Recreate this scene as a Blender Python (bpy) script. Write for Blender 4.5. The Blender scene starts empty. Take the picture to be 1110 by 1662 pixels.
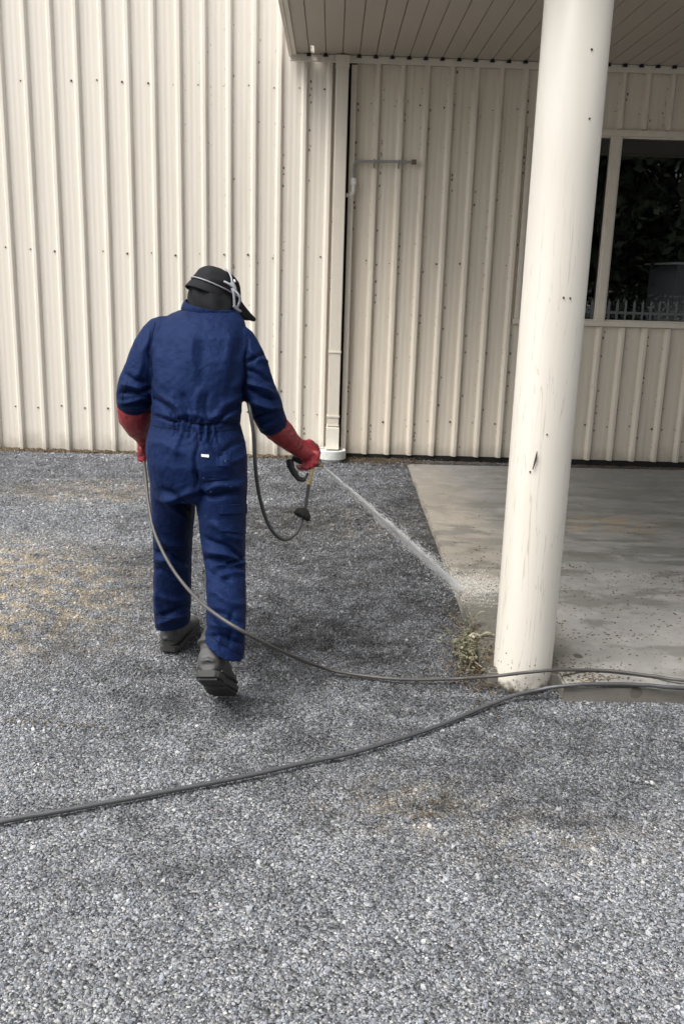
import bpy, bmesh, math, random
import numpy as np
from mathutils import Vector, Matrix, Euler, noise
from mathutils.bvhtree import BVHTree

random.seed(7)
rng = np.random.default_rng(7)
SC = bpy.context.scene
COL = SC.collection

# ------------------------------------------------------------------ camera
F_PX, CX, CY, CAM_H = 1490.0, 555.0, 831.0, 1.52
_down = Vector((-175.0, 5769.0, F_PX)).normalized()
_fwd = Vector((-15.0, -382.0, F_PX)); _fwd = (_fwd - _down * _fwd.dot(_down)).normalized()
_rt = _down.cross(_fwd)
if _rt.x < 0: _rt = -_rt
# rows: world axes expressed in (right, image-down, forward)
RW = Matrix((_rt, _fwd, -_down))
cam_d = bpy.data.cameras.new('camera')
cam = bpy.data.objects.new('camera', cam_d); COL.objects.link(cam)
m = RW @ Matrix(((1, 0, 0), (0, -1, 0), (0, 0, -1)))
cam.matrix_world = Matrix.Translation((0, 0, CAM_H)) @ m.to_4x4()
cam_d.sensor_fit = 'VERTICAL'; cam_d.sensor_height = 24.0
cam_d.lens = 24.0 * F_PX / 1662.0
cam_d.clip_start = 0.05; cam_d.clip_end = 600.0
SC.camera = cam

# ------------------------------------------------------------------ sky, sun, exposure
SUN_DIR = Vector((-0.62, -0.50, 1.42)).normalized()
w = bpy.data.worlds.new('World'); SC.world = w; w.use_nodes = True
nt = w.node_tree; nt.nodes.clear()
sky = nt.nodes.new('ShaderNodeTexSky'); sky.sky_type = 'NISHITA'; sky.sun_disc = False
sky.sun_elevation = math.asin(SUN_DIR.z); sky.sun_rotation = math.atan2(SUN_DIR.x, SUN_DIR.y)
sky.air_density = 1.0; sky.dust_density = 4.0; sky.ozone_density = 1.0
hs = nt.nodes.new('ShaderNodeHueSaturation'); hs.inputs['Saturation'].default_value = 0.22
bg = nt.nodes.new('ShaderNodeBackground'); bg.inputs['Strength'].default_value = 0.105
wo = nt.nodes.new('ShaderNodeOutputWorld')
nt.links.new(sky.outputs[0], hs.inputs['Color']); nt.links.new(hs.outputs[0], bg.inputs[0]); nt.links.new(bg.outputs[0], wo.inputs[0])
sd = bpy.data.lights.new('sun', 'SUN'); sd.energy = 1.2; sd.angle = math.radians(38); sd.color = (1.0, 0.97, 0.93)
so = bpy.data.objects.new('sun', sd); COL.objects.link(so)
so.rotation_euler = SUN_DIR.to_track_quat('Z', 'Y').to_euler()
SC.view_settings.view_transform = 'Standard'; SC.view_settings.look = 'None'
SC.view_settings.exposure = 1.50; SC.view_settings.gamma = 1.0
SC.view_settings.use_curve_mapping = False
SC.cycles.diffuse_bounces = 8; SC.cycles.max_bounces = 14; SC.cycles.transparent_max_bounces = 16

# ------------------------------------------------------------------ helpers
def ray(px, py):
    return RW @ Vector((px - CX, py - CY, F_PX))
def P(px, py, Y):
    """world point at depth Y seen at photo pixel px, py"""
    d = ray(px, py); t = Y / d.y
    return Vector((0, 0, CAM_H)) + d * t
def G(px, py, z=0.0):
    d = ray(px, py); t = (z - CAM_H) / d.z
    return Vector((0, 0, CAM_H)) + d * t
RWn = np.array(RW)
def project_np(co):
    c = (co - np.array([0, 0, CAM_H])) @ RWn
    return np.stack([CX + F_PX * c[:, 0] / c[:, 2], CY + F_PX * c[:, 1] / c[:, 2]], 1)

def empty(name, loc, label=None, cat=None, group=None):
    o = bpy.data.objects.new(name, None); COL.objects.link(o); o.location = loc
    tag(o, label, cat, group); return o
def tag(o, label=None, cat=None, group=None, kind=None):
    if label: o['label'] = label
    if cat: o['category'] = cat
    if group: o['group'] = group
    if kind: o['kind'] = kind
    return o
def link(name, mesh, parent=None, mat=None):
    o = bpy.data.objects.new(name, mesh); COL.objects.link(o)
    if mat is not None and len(mesh.materials) == 0: mesh.materials.append(mat)
    if parent is not None:
        o.parent = parent
        # meshes are written in world coordinates; the parent chain only carries translations
        t = Vector((0, 0, 0)); p = parent
        while p is not None: t += p.location; p = p.parent
        o.location = -t
    return o

class MB:
    def __init__(s): s.v = []; s.f = []
    def add(s, vs, fs):
        n = len(s.v); s.v += [tuple(v) for v in vs]; s.f += [tuple(i + n for i in f) for f in fs]; return s
    def box(s, x0, x1, y0, y1, z0, z1):
        vs = [(x, y, z) for x in (x0, x1) for y in (y0, y1) for z in (z0, z1)]
        return s.add(vs, [(0, 1, 3, 2), (4, 6, 7, 5), (0, 4, 5, 1), (2, 3, 7, 6), (0, 2, 6, 4), (1, 5, 7, 3)])
    def rings(s, rings, cap=True, close=True):
        n = len(rings[0]); base = len(s.v)
        for r in rings: s.v += [tuple(p) for p in r]
        for i in range(len(rings) - 1):
            for j in range(n if close else n - 1):
                a = base + i * n + j; b = base + i * n + (j + 1) % n
                s.f.append((a, b, b + n, a + n))
        if cap:
            s.f.append(tuple(base + j for j in reversed(range(n))))
            s.f.append(tuple(base + (len(rings) - 1) * n + j for j in range(n)))
        return s
    def tube(s, pts, r, n=10, cap=True):
        pts = [Vector(p) for p in pts]; rs = r if isinstance(r, (list, tuple)) else [r] * len(pts)
        rings = []; up = None
        for i, p in enumerate(pts):
            t = (pts[min(i + 1, len(pts) - 1)] - pts[max(i - 1, 0)]).normalized()
            if up is None:
                up = Vector((0, 0, 1)) if abs(t.z) < .9 else Vector((0, 1, 0))
            a = t.cross(up).normalized(); up = a.cross(t).normalized()
            rings.append([p + (a * math.cos(q) + up * math.sin(q)) * rs[i] for q in [2 * math.pi * k / n for k in range(n)]])
        return s.rings(rings, cap)
    def capsule(s, a, b, ra, rb, n=14):
        a = Vector(a); b = Vector(b); d = (b - a).normalized(); pts = []; rs = []
        for k in range(0, 5):
            q = math.pi / 2 * (1 - k / 4); pts.append(a - d * ra * math.sin(q)); rs.append(max(ra * math.cos(q), ra * .05))
        for k in range(0, 5):
            q = math.pi / 2 * (k / 4); pts.append(b + d * rb * math.sin(q)); rs.append(max(rb * math.cos(q), rb * .05))
        return s.tube(pts, rs, n)
    def lathe(s, prof, c, n=32):
        rings = [[(c[0] + r * math.cos(2 * math.pi * k / n), c[1] + r * math.sin(2 * math.pi * k / n), c[2] + z) for k in range(n)] for r, z in prof]
        return s.rings(rings)
    def mesh(s, name, smooth=False, fix=True):
        me = bpy.data.meshes.new(name); me.from_pydata(s.v, [], s.f)
        if fix:
            bm = bmesh.new(); bm.from_mesh(me); bmesh.ops.recalc_face_normals(bm, faces=bm.faces); bm.to_mesh(me); bm.free()
        if smooth: me.polygons.foreach_set('use_smooth', [True] * len(me.polygons))
        me.update(); return me
    def obj(s, name, mat=None, parent=None, smooth=False, bevel=0.0, fix=True):
        me = s.mesh(name, smooth, fix)
        if bevel:
            bm = bmesh.new(); bm.from_mesh(me)
            bmesh.ops.bevel(bm, geom=[e for e in bm.edges if e.calc_face_angle(0) > .6], offset=bevel, segments=2, affect='EDGES', profile=.6)
            bm.to_mesh(me); bm.free()
        return link(name, me, parent, mat)

def smooth_path(pts, sub=8):
    pts = [Vector(p) for p in pts]; out = []
    for i in range(len(pts) - 1):
        p0 = pts[max(i - 1, 0)]; p1 = pts[i]; p2 = pts[i + 1]; p3 = pts[min(i + 2, len(pts) - 1)]
        for k in range(sub):
            t = k / sub; t2 = t * t; t3 = t2 * t
            out.append(0.5 * ((2 * p1) + (p2 - p0) * t + (2 * p0 - 5 * p1 + 4 * p2 - p3) * t2 + (-p0 + 3 * p1 - 3 * p2 + p3) * t3))
    out.append(pts[-1]); return out

def remesh(mb, voxel, smooth_it=6, fac=0.5, name='body'):
    """fuse overlapping closed shapes into one continuous skin"""
    me = mb.mesh('tmp'); o = bpy.data.objects.new('tmp', me); COL.objects.link(o)
    r = o.modifiers.new('r', 'REMESH'); r.mode = 'VOXEL'; r.voxel_size = voxel
    if smooth_it:
        sm = o.modifiers.new('s', 'SMOOTH'); sm.iterations = smooth_it; sm.factor = fac
    dg = bpy.context.evaluated_depsgraph_get(); dg.update()
    res = bpy.data.meshes.new_from_object(o.evaluated_get(dg)); res.name = name
    bpy.data.objects.remove(o); bpy.data.meshes.remove(me)
    res.polygons.foreach_set('use_smooth', [True] * len(res.polygons)); res.materials.clear()
    return res
def get_co(me):
    a = np.empty(len(me.vertices) * 3); me.vertices.foreach_get('co', a); return a.reshape(-1, 3)
def get_no(me):
    a = np.empty(len(me.vertices) * 3); me.vertex_normals.foreach_get('vector', a); return a.reshape(-1, 3)
def set_co(me, co):
    me.vertices.foreach_set('co', co.ravel()); me.update()

# ------------------------------------------------------------------ material helpers
class NT:
    def __init__(s, name):
        s.m = bpy.data.materials.new(name); s.m.use_nodes = True
        s.t = s.m.node_tree; s.t.nodes.clear()
        s.out = s.n('ShaderNodeOutputMaterial'); s._pos = None
    def n(s, typ, **kw):
        x = s.t.nodes.new(typ)
        for k, v in kw.items():
            setattr(x, k, v)
        return x
    def L(s, a, b): s.t.links.new(a, b)
    def _in(s, sock, v):
        if hasattr(v, 'is_output') or isinstance(v, bpy.types.NodeSocket): s.L(v, sock)
        elif isinstance(v, (tuple, list)) and len(v) == 3 and sock.type == 'RGBA': sock.default_value = (*v, 1)
        else: sock.default_value = v
    def pos(s):
        if s._pos is None: s._pos = s.n('ShaderNodeNewGeometry').outputs['Position']
        return s._pos
    def math(s, op, a, b=0.0, c=None, clamp=False):
        x = s.n('ShaderNodeMath', operation=op, use_clamp=clamp); s._in(x.inputs[0], a); s._in(x.inputs[1], b)
        if c is not None: s._in(x.inputs[2], c)
        return x.outputs[0]
    def mapping(s, scale=(1, 1, 1), loc=(0, 0, 0), src=None):
        x = s.n('ShaderNodeMapping'); s.L(src or s.pos(), x.inputs[0]); x.inputs['Scale'].default_value = scale; x.inputs['Location'].default_value = loc
        return x.outputs[0]
    def noise(s, scale, detail=4, rough=.55, vec=None, dist=0.0):
        x = s.n('ShaderNodeTexNoise'); s.L(vec if vec is not None else s.pos(), x.inputs['Vector'])
        x.inputs['Scale'].default_value = scale; x.inputs['Detail'].default_value = detail; x.inputs['Roughness'].default_value = rough; x.inputs['Distortion'].default_value = dist
        return x.outputs['Fac']
    def vor(s, scale, vec=None, feature='F1', rand=1.0):
        x = s.n('ShaderNodeTexVoronoi', feature=feature); s.L(vec if vec is not None else s.pos(), x.inputs['Vector'])
        x.inputs['Scale'].default_value = scale; x.inputs['Randomness'].default_value = rand
        return x
    def ramp(s, fac, stops, interp='LINEAR'):
        x = s.n('ShaderNodeValToRGB'); x.color_ramp.interpolation = interp; e = x.color_ramp.elements
        while len(e) < len(stops): e.new(.5)
        for i, (p, c) in enumerate(stops):
            e[i].position = p; e[i].color = (c, c, c, 1) if isinstance(c, (int, float)) else (*c, 1)
        s._in(x.inputs[0], fac); return x.outputs[0]
    def step(s, fac, a, b):
        x = s.n('ShaderNodeMapRange', interpolation_type='SMOOTHSTEP'); s._in(x.inputs[0], fac)
        x.inputs[1].default_value = a; x.inputs[2].default_value = b; return x.outputs[0]
    def mix(s, fac, a, b, mode='MIX'):
        x = s.n('ShaderNodeMix', data_type='RGBA', blend_type=mode); s._in(x.inputs[0], fac); s._in(x.inputs[6], a); s._in(x.inputs[7], b); return x.outputs[2]
    def blob(s, c, rx, ry, soft=.6, wob=.0, ws=3.0):
        """soft mask of a patch on the ground: 1 inside, 0 outside"""
        mp = s.n('ShaderNodeMapping'); s.L(s.pos(), mp.inputs[0])
        mp.inputs['Location'].default_value = (-c[0] / rx, -c[1] / ry, 0); mp.inputs['Scale'].default_value = (1 / rx, 1 / ry, 0)
        l = s.n('ShaderNodeVectorMath', operation='LENGTH'); s.L(mp.outputs[0], l.inputs[0]); d = l.outputs['Value']
        if wob: d = s.math('ADD', d, s.math('MULTIPLY', s.math('SUBTRACT', s.noise(ws, 4), .5), wob))
        return s.math('SUBTRACT', 1.0, s.step(d, 1 - soft, 1 + soft), clamp=True)
    def bsdf(s, color, rough=.6, metal=0.0, spec=.5, bump=None, bstr=.3, bdist=.01, **kw):
        b = s.n('ShaderNodeBsdfPrincipled'); s._in(b.inputs['Base Color'], color); s._in(b.inputs['Roughness'], rough); s._in(b.inputs['Metallic'], metal)
        s._in(b.inputs['Specular IOR Level'], spec)
        for k, v in kw.items(): s._in(b.inputs[k.replace('_', ' ')], v)
        if bump is not None:
            bp = s.n('ShaderNodeBump'); bp.inputs['Strength'].default_value = bstr; bp.inputs['Distance'].default_value = bdist
            s._in(bp.inputs['Height'], bump); s.L(bp.outputs[0], b.inputs['Normal'])
        s.L(b.outputs[0], s.out.inputs[0]); return s.m

def plain(name, col, rough=.6, metal=0.0, spec=.5, var=.12, scale=18):
    t = NT(name); n = t.noise(scale, 5)
    c = t.mix(n, tuple(x * (1 - var) for x in col), tuple(min(1, x * (1 + var)) for x in col))
    return t.bsdf(c, t.math('ADD', t.math('MULTIPLY', n, .15), rough - .07), metal, spec, bump=n, bstr=.1, bdist=.004)

def m_clad(name, offs, pitch, base, dirt):
    t = NT(name)
    sep = t.n('ShaderNodeSeparateXYZ'); t.L(t.pos(), sep.inputs[0]); X, Z = sep.outputs[0], sep.outputs[2]
    u = t.math('FRACT', t.math('DIVIDE', t.math('SUBTRACT', X, offs), pitch))      # 0 at each rib's right foot
    col = t.mix(t.noise(2.0, 3, vec=t.mapping((1.6, 1, .25))), tuple(c * .95 for c in base), tuple(c * 1.04 for c in base))
    streak = t.step(t.noise(1.0, 4, vec=t.mapping((28, 1, .7))), .52, .78)
    oi = t.n('ShaderNodeObjectInfo'); col = t.mix(t.math('MULTIPLY', oi.outputs['Random'], .10), col, (.52, .47, .40))
    col = t.mix(t.math('MULTIPLY', streak, .22 * dirt), col, (.40, .35, .28))
    # dirt and insect specks that collect along the foot of each rib
    near = t.math('SUBTRACT', 1.0, t.step(t.math('ABSOLUTE', t.math('SUBTRACT', u, .06)), .02, .13), clamp=True)
    near2 = t.math('SUBTRACT', 1.0, t.step(t.math('ABSOLUTE', t.math('SUBTRACT', u, .7)), .02, .1), clamp=True)
    near = t.math('ADD', near, t.math('MULTIPLY', near2, .35))
    v = t.vor(30, t.mapping((1.0, 1, .75)))
    rnd = t.n('ShaderNodeSeparateColor'); t.L(v.outputs['Color'], rnd.inputs[0])
    spot = t.math('MULTIPLY', t.math('LESS_THAN', t.math('ADD', v.outputs['Distance'], t.math('MULTIPLY', t.noise(120, 2), .22)), t.math('ADD', .22, t.math('MULTIPLY', rnd.outputs[1], .22))), t.math('GREATER_THAN', rnd.outputs[0], .80 - .22 * dirt))
    region = t.step(t.noise(1.3, 3), .34, .52)
    spot = t.math('MULTIPLY', t.math('MULTIPLY', spot, near), t.math('MULTIPLY', region, t.math('ADD', t.math('MULTIPLY', t.step(X, -1.5, -.5), .92), .08)))
    col = t.mix(t.math('MULTIPLY', spot, .85), col, (.05, .04, .03))
    foot = t.math('SUBTRACT', 1.0, t.step(t.math('ABSOLUTE', t.math('SUBTRACT', u, .012)), .01, .045), clamp=True)  # grime line at the rib foot, also painting in the rib's shaded right side
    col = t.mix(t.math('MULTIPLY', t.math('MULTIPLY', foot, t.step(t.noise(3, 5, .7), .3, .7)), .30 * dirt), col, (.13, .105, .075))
    # splash-back grime at the foot of the sheet
    zz = t.math('ADD', Z, t.math('MULTIPLY', t.math('SUBTRACT', t.noise(9, 4), .5), .22))
    low = t.math('SUBTRACT', 1.0, t.step(zz, .0, .19), clamp=True)
    col = t.mix(t.math('MULTIPLY', low, .45), col, (.17, .14, .10))
    return t.bsdf(col, .42, 0, .4, bump=t.noise(3, 3), bstr=.06, bdist=.01)

CREAM = (.70, .65, .57)
CREAM_LIFTED = (.755, .68, .57)  # same cream paint, colour lightened to offset the shade under the porch
M = {}
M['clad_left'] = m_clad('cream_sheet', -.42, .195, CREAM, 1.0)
M['clad_right'] = m_clad('weathered_sheet_lifted', .336, .1905, CREAM_LIFTED, 1.6)
M['trim'] = plain('cream_trim', (.69, .63, .54), .45)
M['pipe_cream'] = plain('downpipe_paint', (.66, .60, .51), .4, var=.06)
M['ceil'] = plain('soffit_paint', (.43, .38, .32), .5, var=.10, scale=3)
M['dark'] = plain('black_gap', (.012, .011, .010), .9)
M['joint'] = plain('joint_filler', (.06, .05, .04), .9)
M['screw'] = plain('rusty_screw', (.07, .05, .035), .7)
M['pvc'] = plain('white_pvc', (.88, .88, .87), .35, var=.12, scale=30)
M['pvc_old'] = plain('weathered_pvc', (.60, .61, .585), .45, var=.22, scale=28)
M['galv'] = plain('dull_metal', (.34, .335, .33), .4, .3)
M['brass'] = plain('worn_brass', (.62, .50, .30), .3, .9)
M['blackplastic'] = plain('black_plastic', (.018, .018, .019), .38)
M['hose_grey'] = plain('dusty_rubber', (.066, .062, .057), .5, var=.35)
M['hose_black'] = plain('black_rubber', (.062, .063, .066), .36, var=.25)
M['rail'] = plain('galvanised_fence', (.75, .75, .75), .5, .1)
M['room'] = plain('dim_room', (.02, .02, .022), .9)
M['strap'] = plain('grey_strap', (.26, .275, .30), .5)
M['rubbergrey'] = plain('grey_rubber', (.20, .205, .22), .5)
M['skin'] = plain('skin', (.50, .31, .23), .5)
M['bark'] = plain('bark', (.09, .07, .05), .9)
M['shed'] = plain('grey_shed', (.30, .31, .33), .6)

def m_column():
    t = NT('column_paint')
    sep = t.n('ShaderNodeSeparateXYZ'); t.L(t.pos(), sep.inputs[0]); Z = sep.outputs[2]
    base = t.mix(t.noise(3, 3, vec=t.mapping((2, 2, .35))), (.73, .68, .595), (.79, .745, .66))
    wob = t.mapping((1, 1, .045), src=None)
    n = t.noise(34, 3, .5, vec=wob, dist=.5)
    run = t.math('SUBTRACT', 1.0, t.step(t.math('ABSOLUTE', t.math('SUBTRACT', n, .5)), .0, .013), clamp=True)
    fade = t.math('MULTIPLY', t.math('SUBTRACT', 1.0, t.step(Z, 1.3, 2.1), clamp=True), t.step(t.noise(4, 2), .28, .48))
    col = t.mix(t.math('MULTIPLY', t.math('MULTIPLY', run, fade), .55), base, (.42, .37, .28))
    tone = t.step(t.noise(9, 2, vec=t.mapping((1, 1, .1))), .45, .62)
    col = t.mix(t.math('MULTIPLY', tone, .10), col, (.50, .45, .36))
    v = t.vor(95); r = t.n('ShaderNodeSeparateColor'); t.L(v.outputs['Color'], r.inputs[0])
    zz = t.math('ADD', Z, t.math('MULTIPLY', t.math('SUBTRACT', t.noise(30, 4), .5), .10))
    foot = t.math('SUBTRACT', 1.0, t.step(zz, .0, .045), clamp=True)
    sp = t.math('MULTIPLY', t.math('LESS_THAN', v.outputs['Distance'], .33), t.math('GREATER_THAN', r.outputs[0], t.math('ADD', .70, t.math('MULTIPLY', Z, 1.8))))
    col = t.mix(t.math('MULTIPLY', sp, .8), col, (.08, .065, .05))
    col = t.mix(t.math('MULTIPLY', foot, .9), col, (.06, .05, .035))
    return t.bsdf(col, .38, 0, .4, bump=t.noise(6, 3), bstr=.05, bdist=.01)
M['column'] = m_column()

def ground_tone(t):
    """brightness factor and tan-dust mask of the yard: wet band in the middle, dry stone near, tan fines at left"""
    n = t.math('ADD', t.math('MULTIPLY', t.math('SUBTRACT', t.noise(1.5, 6, .62), .5), .95), t.math('MULTIPLY', t.math('SUBTRACT', t.step(t.noise(7, 6, .72), .40, .60), .5), .30))
    sep = t.n('ShaderNodeSeparateXYZ'); t.L(t.pos(), sep.inputs[0])
    wet = t.blob((.15, 4.9), 1.35, 2.3, .6, 1.3, 2.2)
    wet2 = t.blob((.30, 3.75), .62, .75, .6, 1.1, 4.5)
    wetf = t.blob((.85, 2.80), 1.2, .48, .7, 1.3, 4.0)
    spots = t.math('MAXIMUM', t.blob((.72, 2.38), .34, .055, .7, 1.6, 14), t.math('MAXIMUM', t.blob((.36, 2.42), .14, .06, .7, 1.6, 16), t.blob((-.22, 3.02), .16, .12, .7, 1.4, 12)))
    edge = t.blob((.56, 4.2), .16, .75, .5, .6, 5)
    wet2 = t.math('MAXIMUM', wet2, t.math('MAXIMUM', t.math('MULTIPLY', spots, .85), edge))
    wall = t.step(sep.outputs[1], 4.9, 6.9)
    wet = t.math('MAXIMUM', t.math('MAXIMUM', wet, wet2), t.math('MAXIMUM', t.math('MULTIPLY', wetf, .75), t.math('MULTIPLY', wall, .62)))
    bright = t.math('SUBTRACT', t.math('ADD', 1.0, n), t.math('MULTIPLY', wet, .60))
    tan = t.math('MULTIPLY', t.blob((-1.75, 4.15), .85, .85, .5, .8, 2.0), 1.25)
    tan = t.math('MAXIMUM', tan, t.math('MULTIPLY', t.blob((-1.62, 6.3), .6, .33, .5, .8, 3), .9))
    tan = t.math('MAXIMUM', tan, t.math('MULTIPLY', t.blob((.15, 5.6), .6, .4, .6, .8, 3), .5))
    tan = t.math('MAXIMUM', tan, t.math('MULTIPLY', t.blob((.28, 2.42), .2, .14, 1.0, 1.4, 6), .6))
    tan = t.math('MAXIMUM', tan, t.math('MULTIPLY', t.blob((.63, 2.27), .3, .12, 1.0, 1.4, 6), .4))
    tan = t.math('MULTIPLY', tan, t.math('MULTIPLY', t.step(t.noise(11, 6, .7), .42, .60), t.step(t.noise(40, 3), .3, .55)))
    return bright, tan, wet
def m_ground():
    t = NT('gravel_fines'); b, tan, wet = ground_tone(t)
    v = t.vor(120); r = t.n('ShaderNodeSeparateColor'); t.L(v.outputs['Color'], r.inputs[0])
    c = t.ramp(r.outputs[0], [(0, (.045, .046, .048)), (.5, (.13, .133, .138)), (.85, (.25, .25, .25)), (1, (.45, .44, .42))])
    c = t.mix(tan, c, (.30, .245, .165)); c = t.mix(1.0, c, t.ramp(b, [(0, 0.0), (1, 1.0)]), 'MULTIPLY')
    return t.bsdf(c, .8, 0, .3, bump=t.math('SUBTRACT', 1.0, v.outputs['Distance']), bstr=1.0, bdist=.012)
M['ground'] = m_ground()
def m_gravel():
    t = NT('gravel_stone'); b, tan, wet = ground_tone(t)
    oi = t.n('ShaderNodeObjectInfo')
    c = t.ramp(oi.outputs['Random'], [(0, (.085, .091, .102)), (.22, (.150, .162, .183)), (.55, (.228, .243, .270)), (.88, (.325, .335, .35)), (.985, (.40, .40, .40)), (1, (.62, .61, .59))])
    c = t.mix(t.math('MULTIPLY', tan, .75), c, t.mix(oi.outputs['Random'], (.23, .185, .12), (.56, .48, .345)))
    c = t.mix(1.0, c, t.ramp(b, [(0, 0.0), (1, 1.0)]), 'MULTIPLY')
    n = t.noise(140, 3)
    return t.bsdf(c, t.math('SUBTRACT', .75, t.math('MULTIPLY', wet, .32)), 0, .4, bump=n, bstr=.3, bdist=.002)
M['gravel'] = m_gravel()
def m_slab():
    t = NT('porch_concrete')
    n1 = t.noise(2.2, 6, .6); n2 = t.noise(9, 5, .6)
    c = t.mix(n1, (.185, .180, .168), (.275, .268, .254))
    c = t.mix(t.math('MULTIPLY', t.step(n2, .45, .75), .35), c, (.42, .40, .36))
    edge = t.blob((.75, 5.3), .28, 1.9, .6, .5, 3); c = t.mix(t.math('MULTIPLY', edge, .4), c, (.40, .335, .24))
    # wash water: darker sheets pushed along x
    st = t.noise(1.0, 5, .6, vec=t.mapping((1.6, 5.5, 1)))
    wet = t.math('MAXIMUM', t.math('MULTIPLY', t.step(st, .46, .60), t.blob((2.0, 5.6), 1.4, 1.5, .5, .5, 2)), t.blob((.72, 3.66), .28, .40, .25, .45, 5))
    wet = t.math('MAXIMUM', wet, t.math('MULTIPLY', t.step(t.noise(3.1, 4), .5, .62), .45))
    c = t.mix(t.math('MULTIPLY', wet, .62), c, (.115, .118, .10))
    damp = t.math('MULTIPLY', t.blob((.74, 3.62), .30, .42, .25, .6, 5), t.math('ADD', .45, t.math('MULTIPLY', t.noise(8, 4), .9))); c = t.mix(t.math('MULTIPLY', damp, .75), c, (.10, .092, .075))
    damp2 = t.math('MULTIPLY', t.step(t.noise(1.0, 6, .65, vec=t.mapping((2.2, 4.2, 1), loc=(3, 1, 0))), .50, .60), t.blob((1.6, 4.5), 1.2, 1.6, .5, .6, 2)); c = t.mix(t.math('MULTIPLY', damp2, .85), c, (.13, .125, .112))
    rust = t.math('MULTIPLY', t.blob((1.75, 5.6), .35, .22, .7, .9, 6), t.step(t.noise(12, 4), .4, .65)); c = t.mix(t.math('MULTIPLY', rust, .6), c, (.33, .22, .10))
    v = t.vor(7.5, t.mapping((1, .8, 1))); r = t.n('ShaderNodeSeparateColor'); t.L(v.outputs['Color'], r.inputs[0])
    drop = t.math('MULTIPLY', t.math('LESS_THAN', t.math('ADD', v.outputs['Distance'], t.math('MULTIPLY', n2, .06)), t.math('ADD', .10, t.math('MULTIPLY', r.outputs[1], .12))), t.math('GREATER_THAN', r.outputs[0], .6))
    drop = t.math('MULTIPLY', drop, t.blob((1.35, 3.55), .9, .55, .4, .5, 4)); c = t.mix(t.math('MULTIPLY', drop, .9), c, (.06, .054, .045))
    foam = t.math('MULTIPLY', t.blob((.80, 4.22), .34, .22, .6, .9, 9), t.step(t.noise(24, 3, vec=t.mapping((.45, 1.4, 1))), .45, .6)); c = t.mix(t.math('MULTIPLY', foam, .25), c, (.55, .54, .51))
    v3 = t.vor(38); r3 = t.n('ShaderNodeSeparateColor'); t.L(v3.outputs['Color'], r3.inputs[0])
    pit = t.math('MULTIPLY', t.math('LESS_THAN', v3.outputs['Distance'], .25), t.math('GREATER_THAN', r3.outputs[0], .8)); c = t.mix(t.math('MULTIPLY', pit, .45), c, (.09, .08, .07))
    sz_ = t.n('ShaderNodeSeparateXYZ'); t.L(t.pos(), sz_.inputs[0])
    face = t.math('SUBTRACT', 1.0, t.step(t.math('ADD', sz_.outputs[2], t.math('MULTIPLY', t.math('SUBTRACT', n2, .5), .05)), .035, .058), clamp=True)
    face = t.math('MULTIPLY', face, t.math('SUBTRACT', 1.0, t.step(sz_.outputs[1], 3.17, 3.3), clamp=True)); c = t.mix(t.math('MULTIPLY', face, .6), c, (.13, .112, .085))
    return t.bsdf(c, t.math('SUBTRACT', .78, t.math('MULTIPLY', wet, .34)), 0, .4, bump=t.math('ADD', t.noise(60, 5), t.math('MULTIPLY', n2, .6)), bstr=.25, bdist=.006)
M['slab'] = m_slab()
def m_cloth():
    t = NT('navy_cotton')
    c = t.mix(t.noise(5, 5, .6), (.0026, .0068, .031), (.0047, .0112, .046))
    c = t.mix(t.math('MULTIPLY', t.step(t.noise(40, 4, .7), .5, .8), .35), c, (.013, .025, .072))
    v = t.vor(42); r = t.n('ShaderNodeSeparateColor'); t.L(v.outputs['Color'], r.inputs[0])
    fleck = t.math('MULTIPLY', t.math('LESS_THAN', t.math('ADD', v.outputs['Distance'], t.math('MULTIPLY', t.noise(160, 3), .3)), .27), t.math('GREATER_THAN', r.outputs[0], .84))
    sep = t.n('ShaderNodeSeparateXYZ'); t.L(t.pos(), sep.inputs[0])
    zone = t.math('SUBTRACT', 1.0, t.step(t.math('ABSOLUTE', t.math('SUBTRACT', sep.outputs[2], .77)), .06, .13), clamp=True)
    c = t.mix(t.math('MULTIPLY', t.math('MULTIPLY', fleck, zone), .5), c, (.40, .42, .48))
    crease = t.math('ABSOLUTE', t.math('SUBTRACT', t.noise(9, 2, .5, vec=t.mapping((1, 1, .62)), dist=1.3), .5))
    crease = t.math('SUBTRACT', 1.0, t.step(crease, 0.0, .09), clamp=True)
    weave = t.math('ADD', t.math('ADD', t.math('MULTIPLY', t.noise(260, 2), .6), t.math('MULTIPLY', t.noise(34, 4, .6), 1.2)), t.math('MULTIPLY', crease, -.32))
    return t.bsdf(c, .62, 0, .28, bump=weave, bstr=.45, bdist=.007, Sheen_Weight=.03, Sheen_Roughness=.5, Sheen_Tint=(.25, .42, 1.0), Specular_Tint=(.28, .46, 1.0))
M['cloth'] = m_cloth()
M['hat'] = plain('black_hat_cloth', (.010, .0105, .012), .8, spec=.2, var=.3, scale=30)
M['glove'] = plain('red_pvc_glove', (.26, .026, .032), .40, var=.3, scale=25)
M['boot'] = plain('dusty_black_leather', (.044, .0435, .043), .6, var=.4, scale=25)
M['sole'] = plain('boot_rubber', (.035, .034, .033), .75, var=.3, scale=40)
M['label'] = plain('white_label', (.75, .75, .74), .7)
def m_leaf(name, a, b):
    t = NT(name); oi = t.noise(60, 2)
    return t.bsdf(t.mix(t.step(oi, .35, .65), a, b), .6, 0, .3)
M['weed'] = m_leaf('weed_leaf', (.075, .078, .045), (.25, .23, .155))
M['straw'] = m_leaf('dry_stalk', (.36, .31, .21), (.48, .43, .32))
M['paleleaf'] = m_leaf('pale_leaf', (.40, .36, .26), (.50, .46, .36))
M['litter'] = m_leaf('leaf_litter', (.035, .026, .016), (.13, .095, .055))
M['tree'] = m_leaf('tree_leaf', (.05, .07, .04), (.16, .19, .12))
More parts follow.
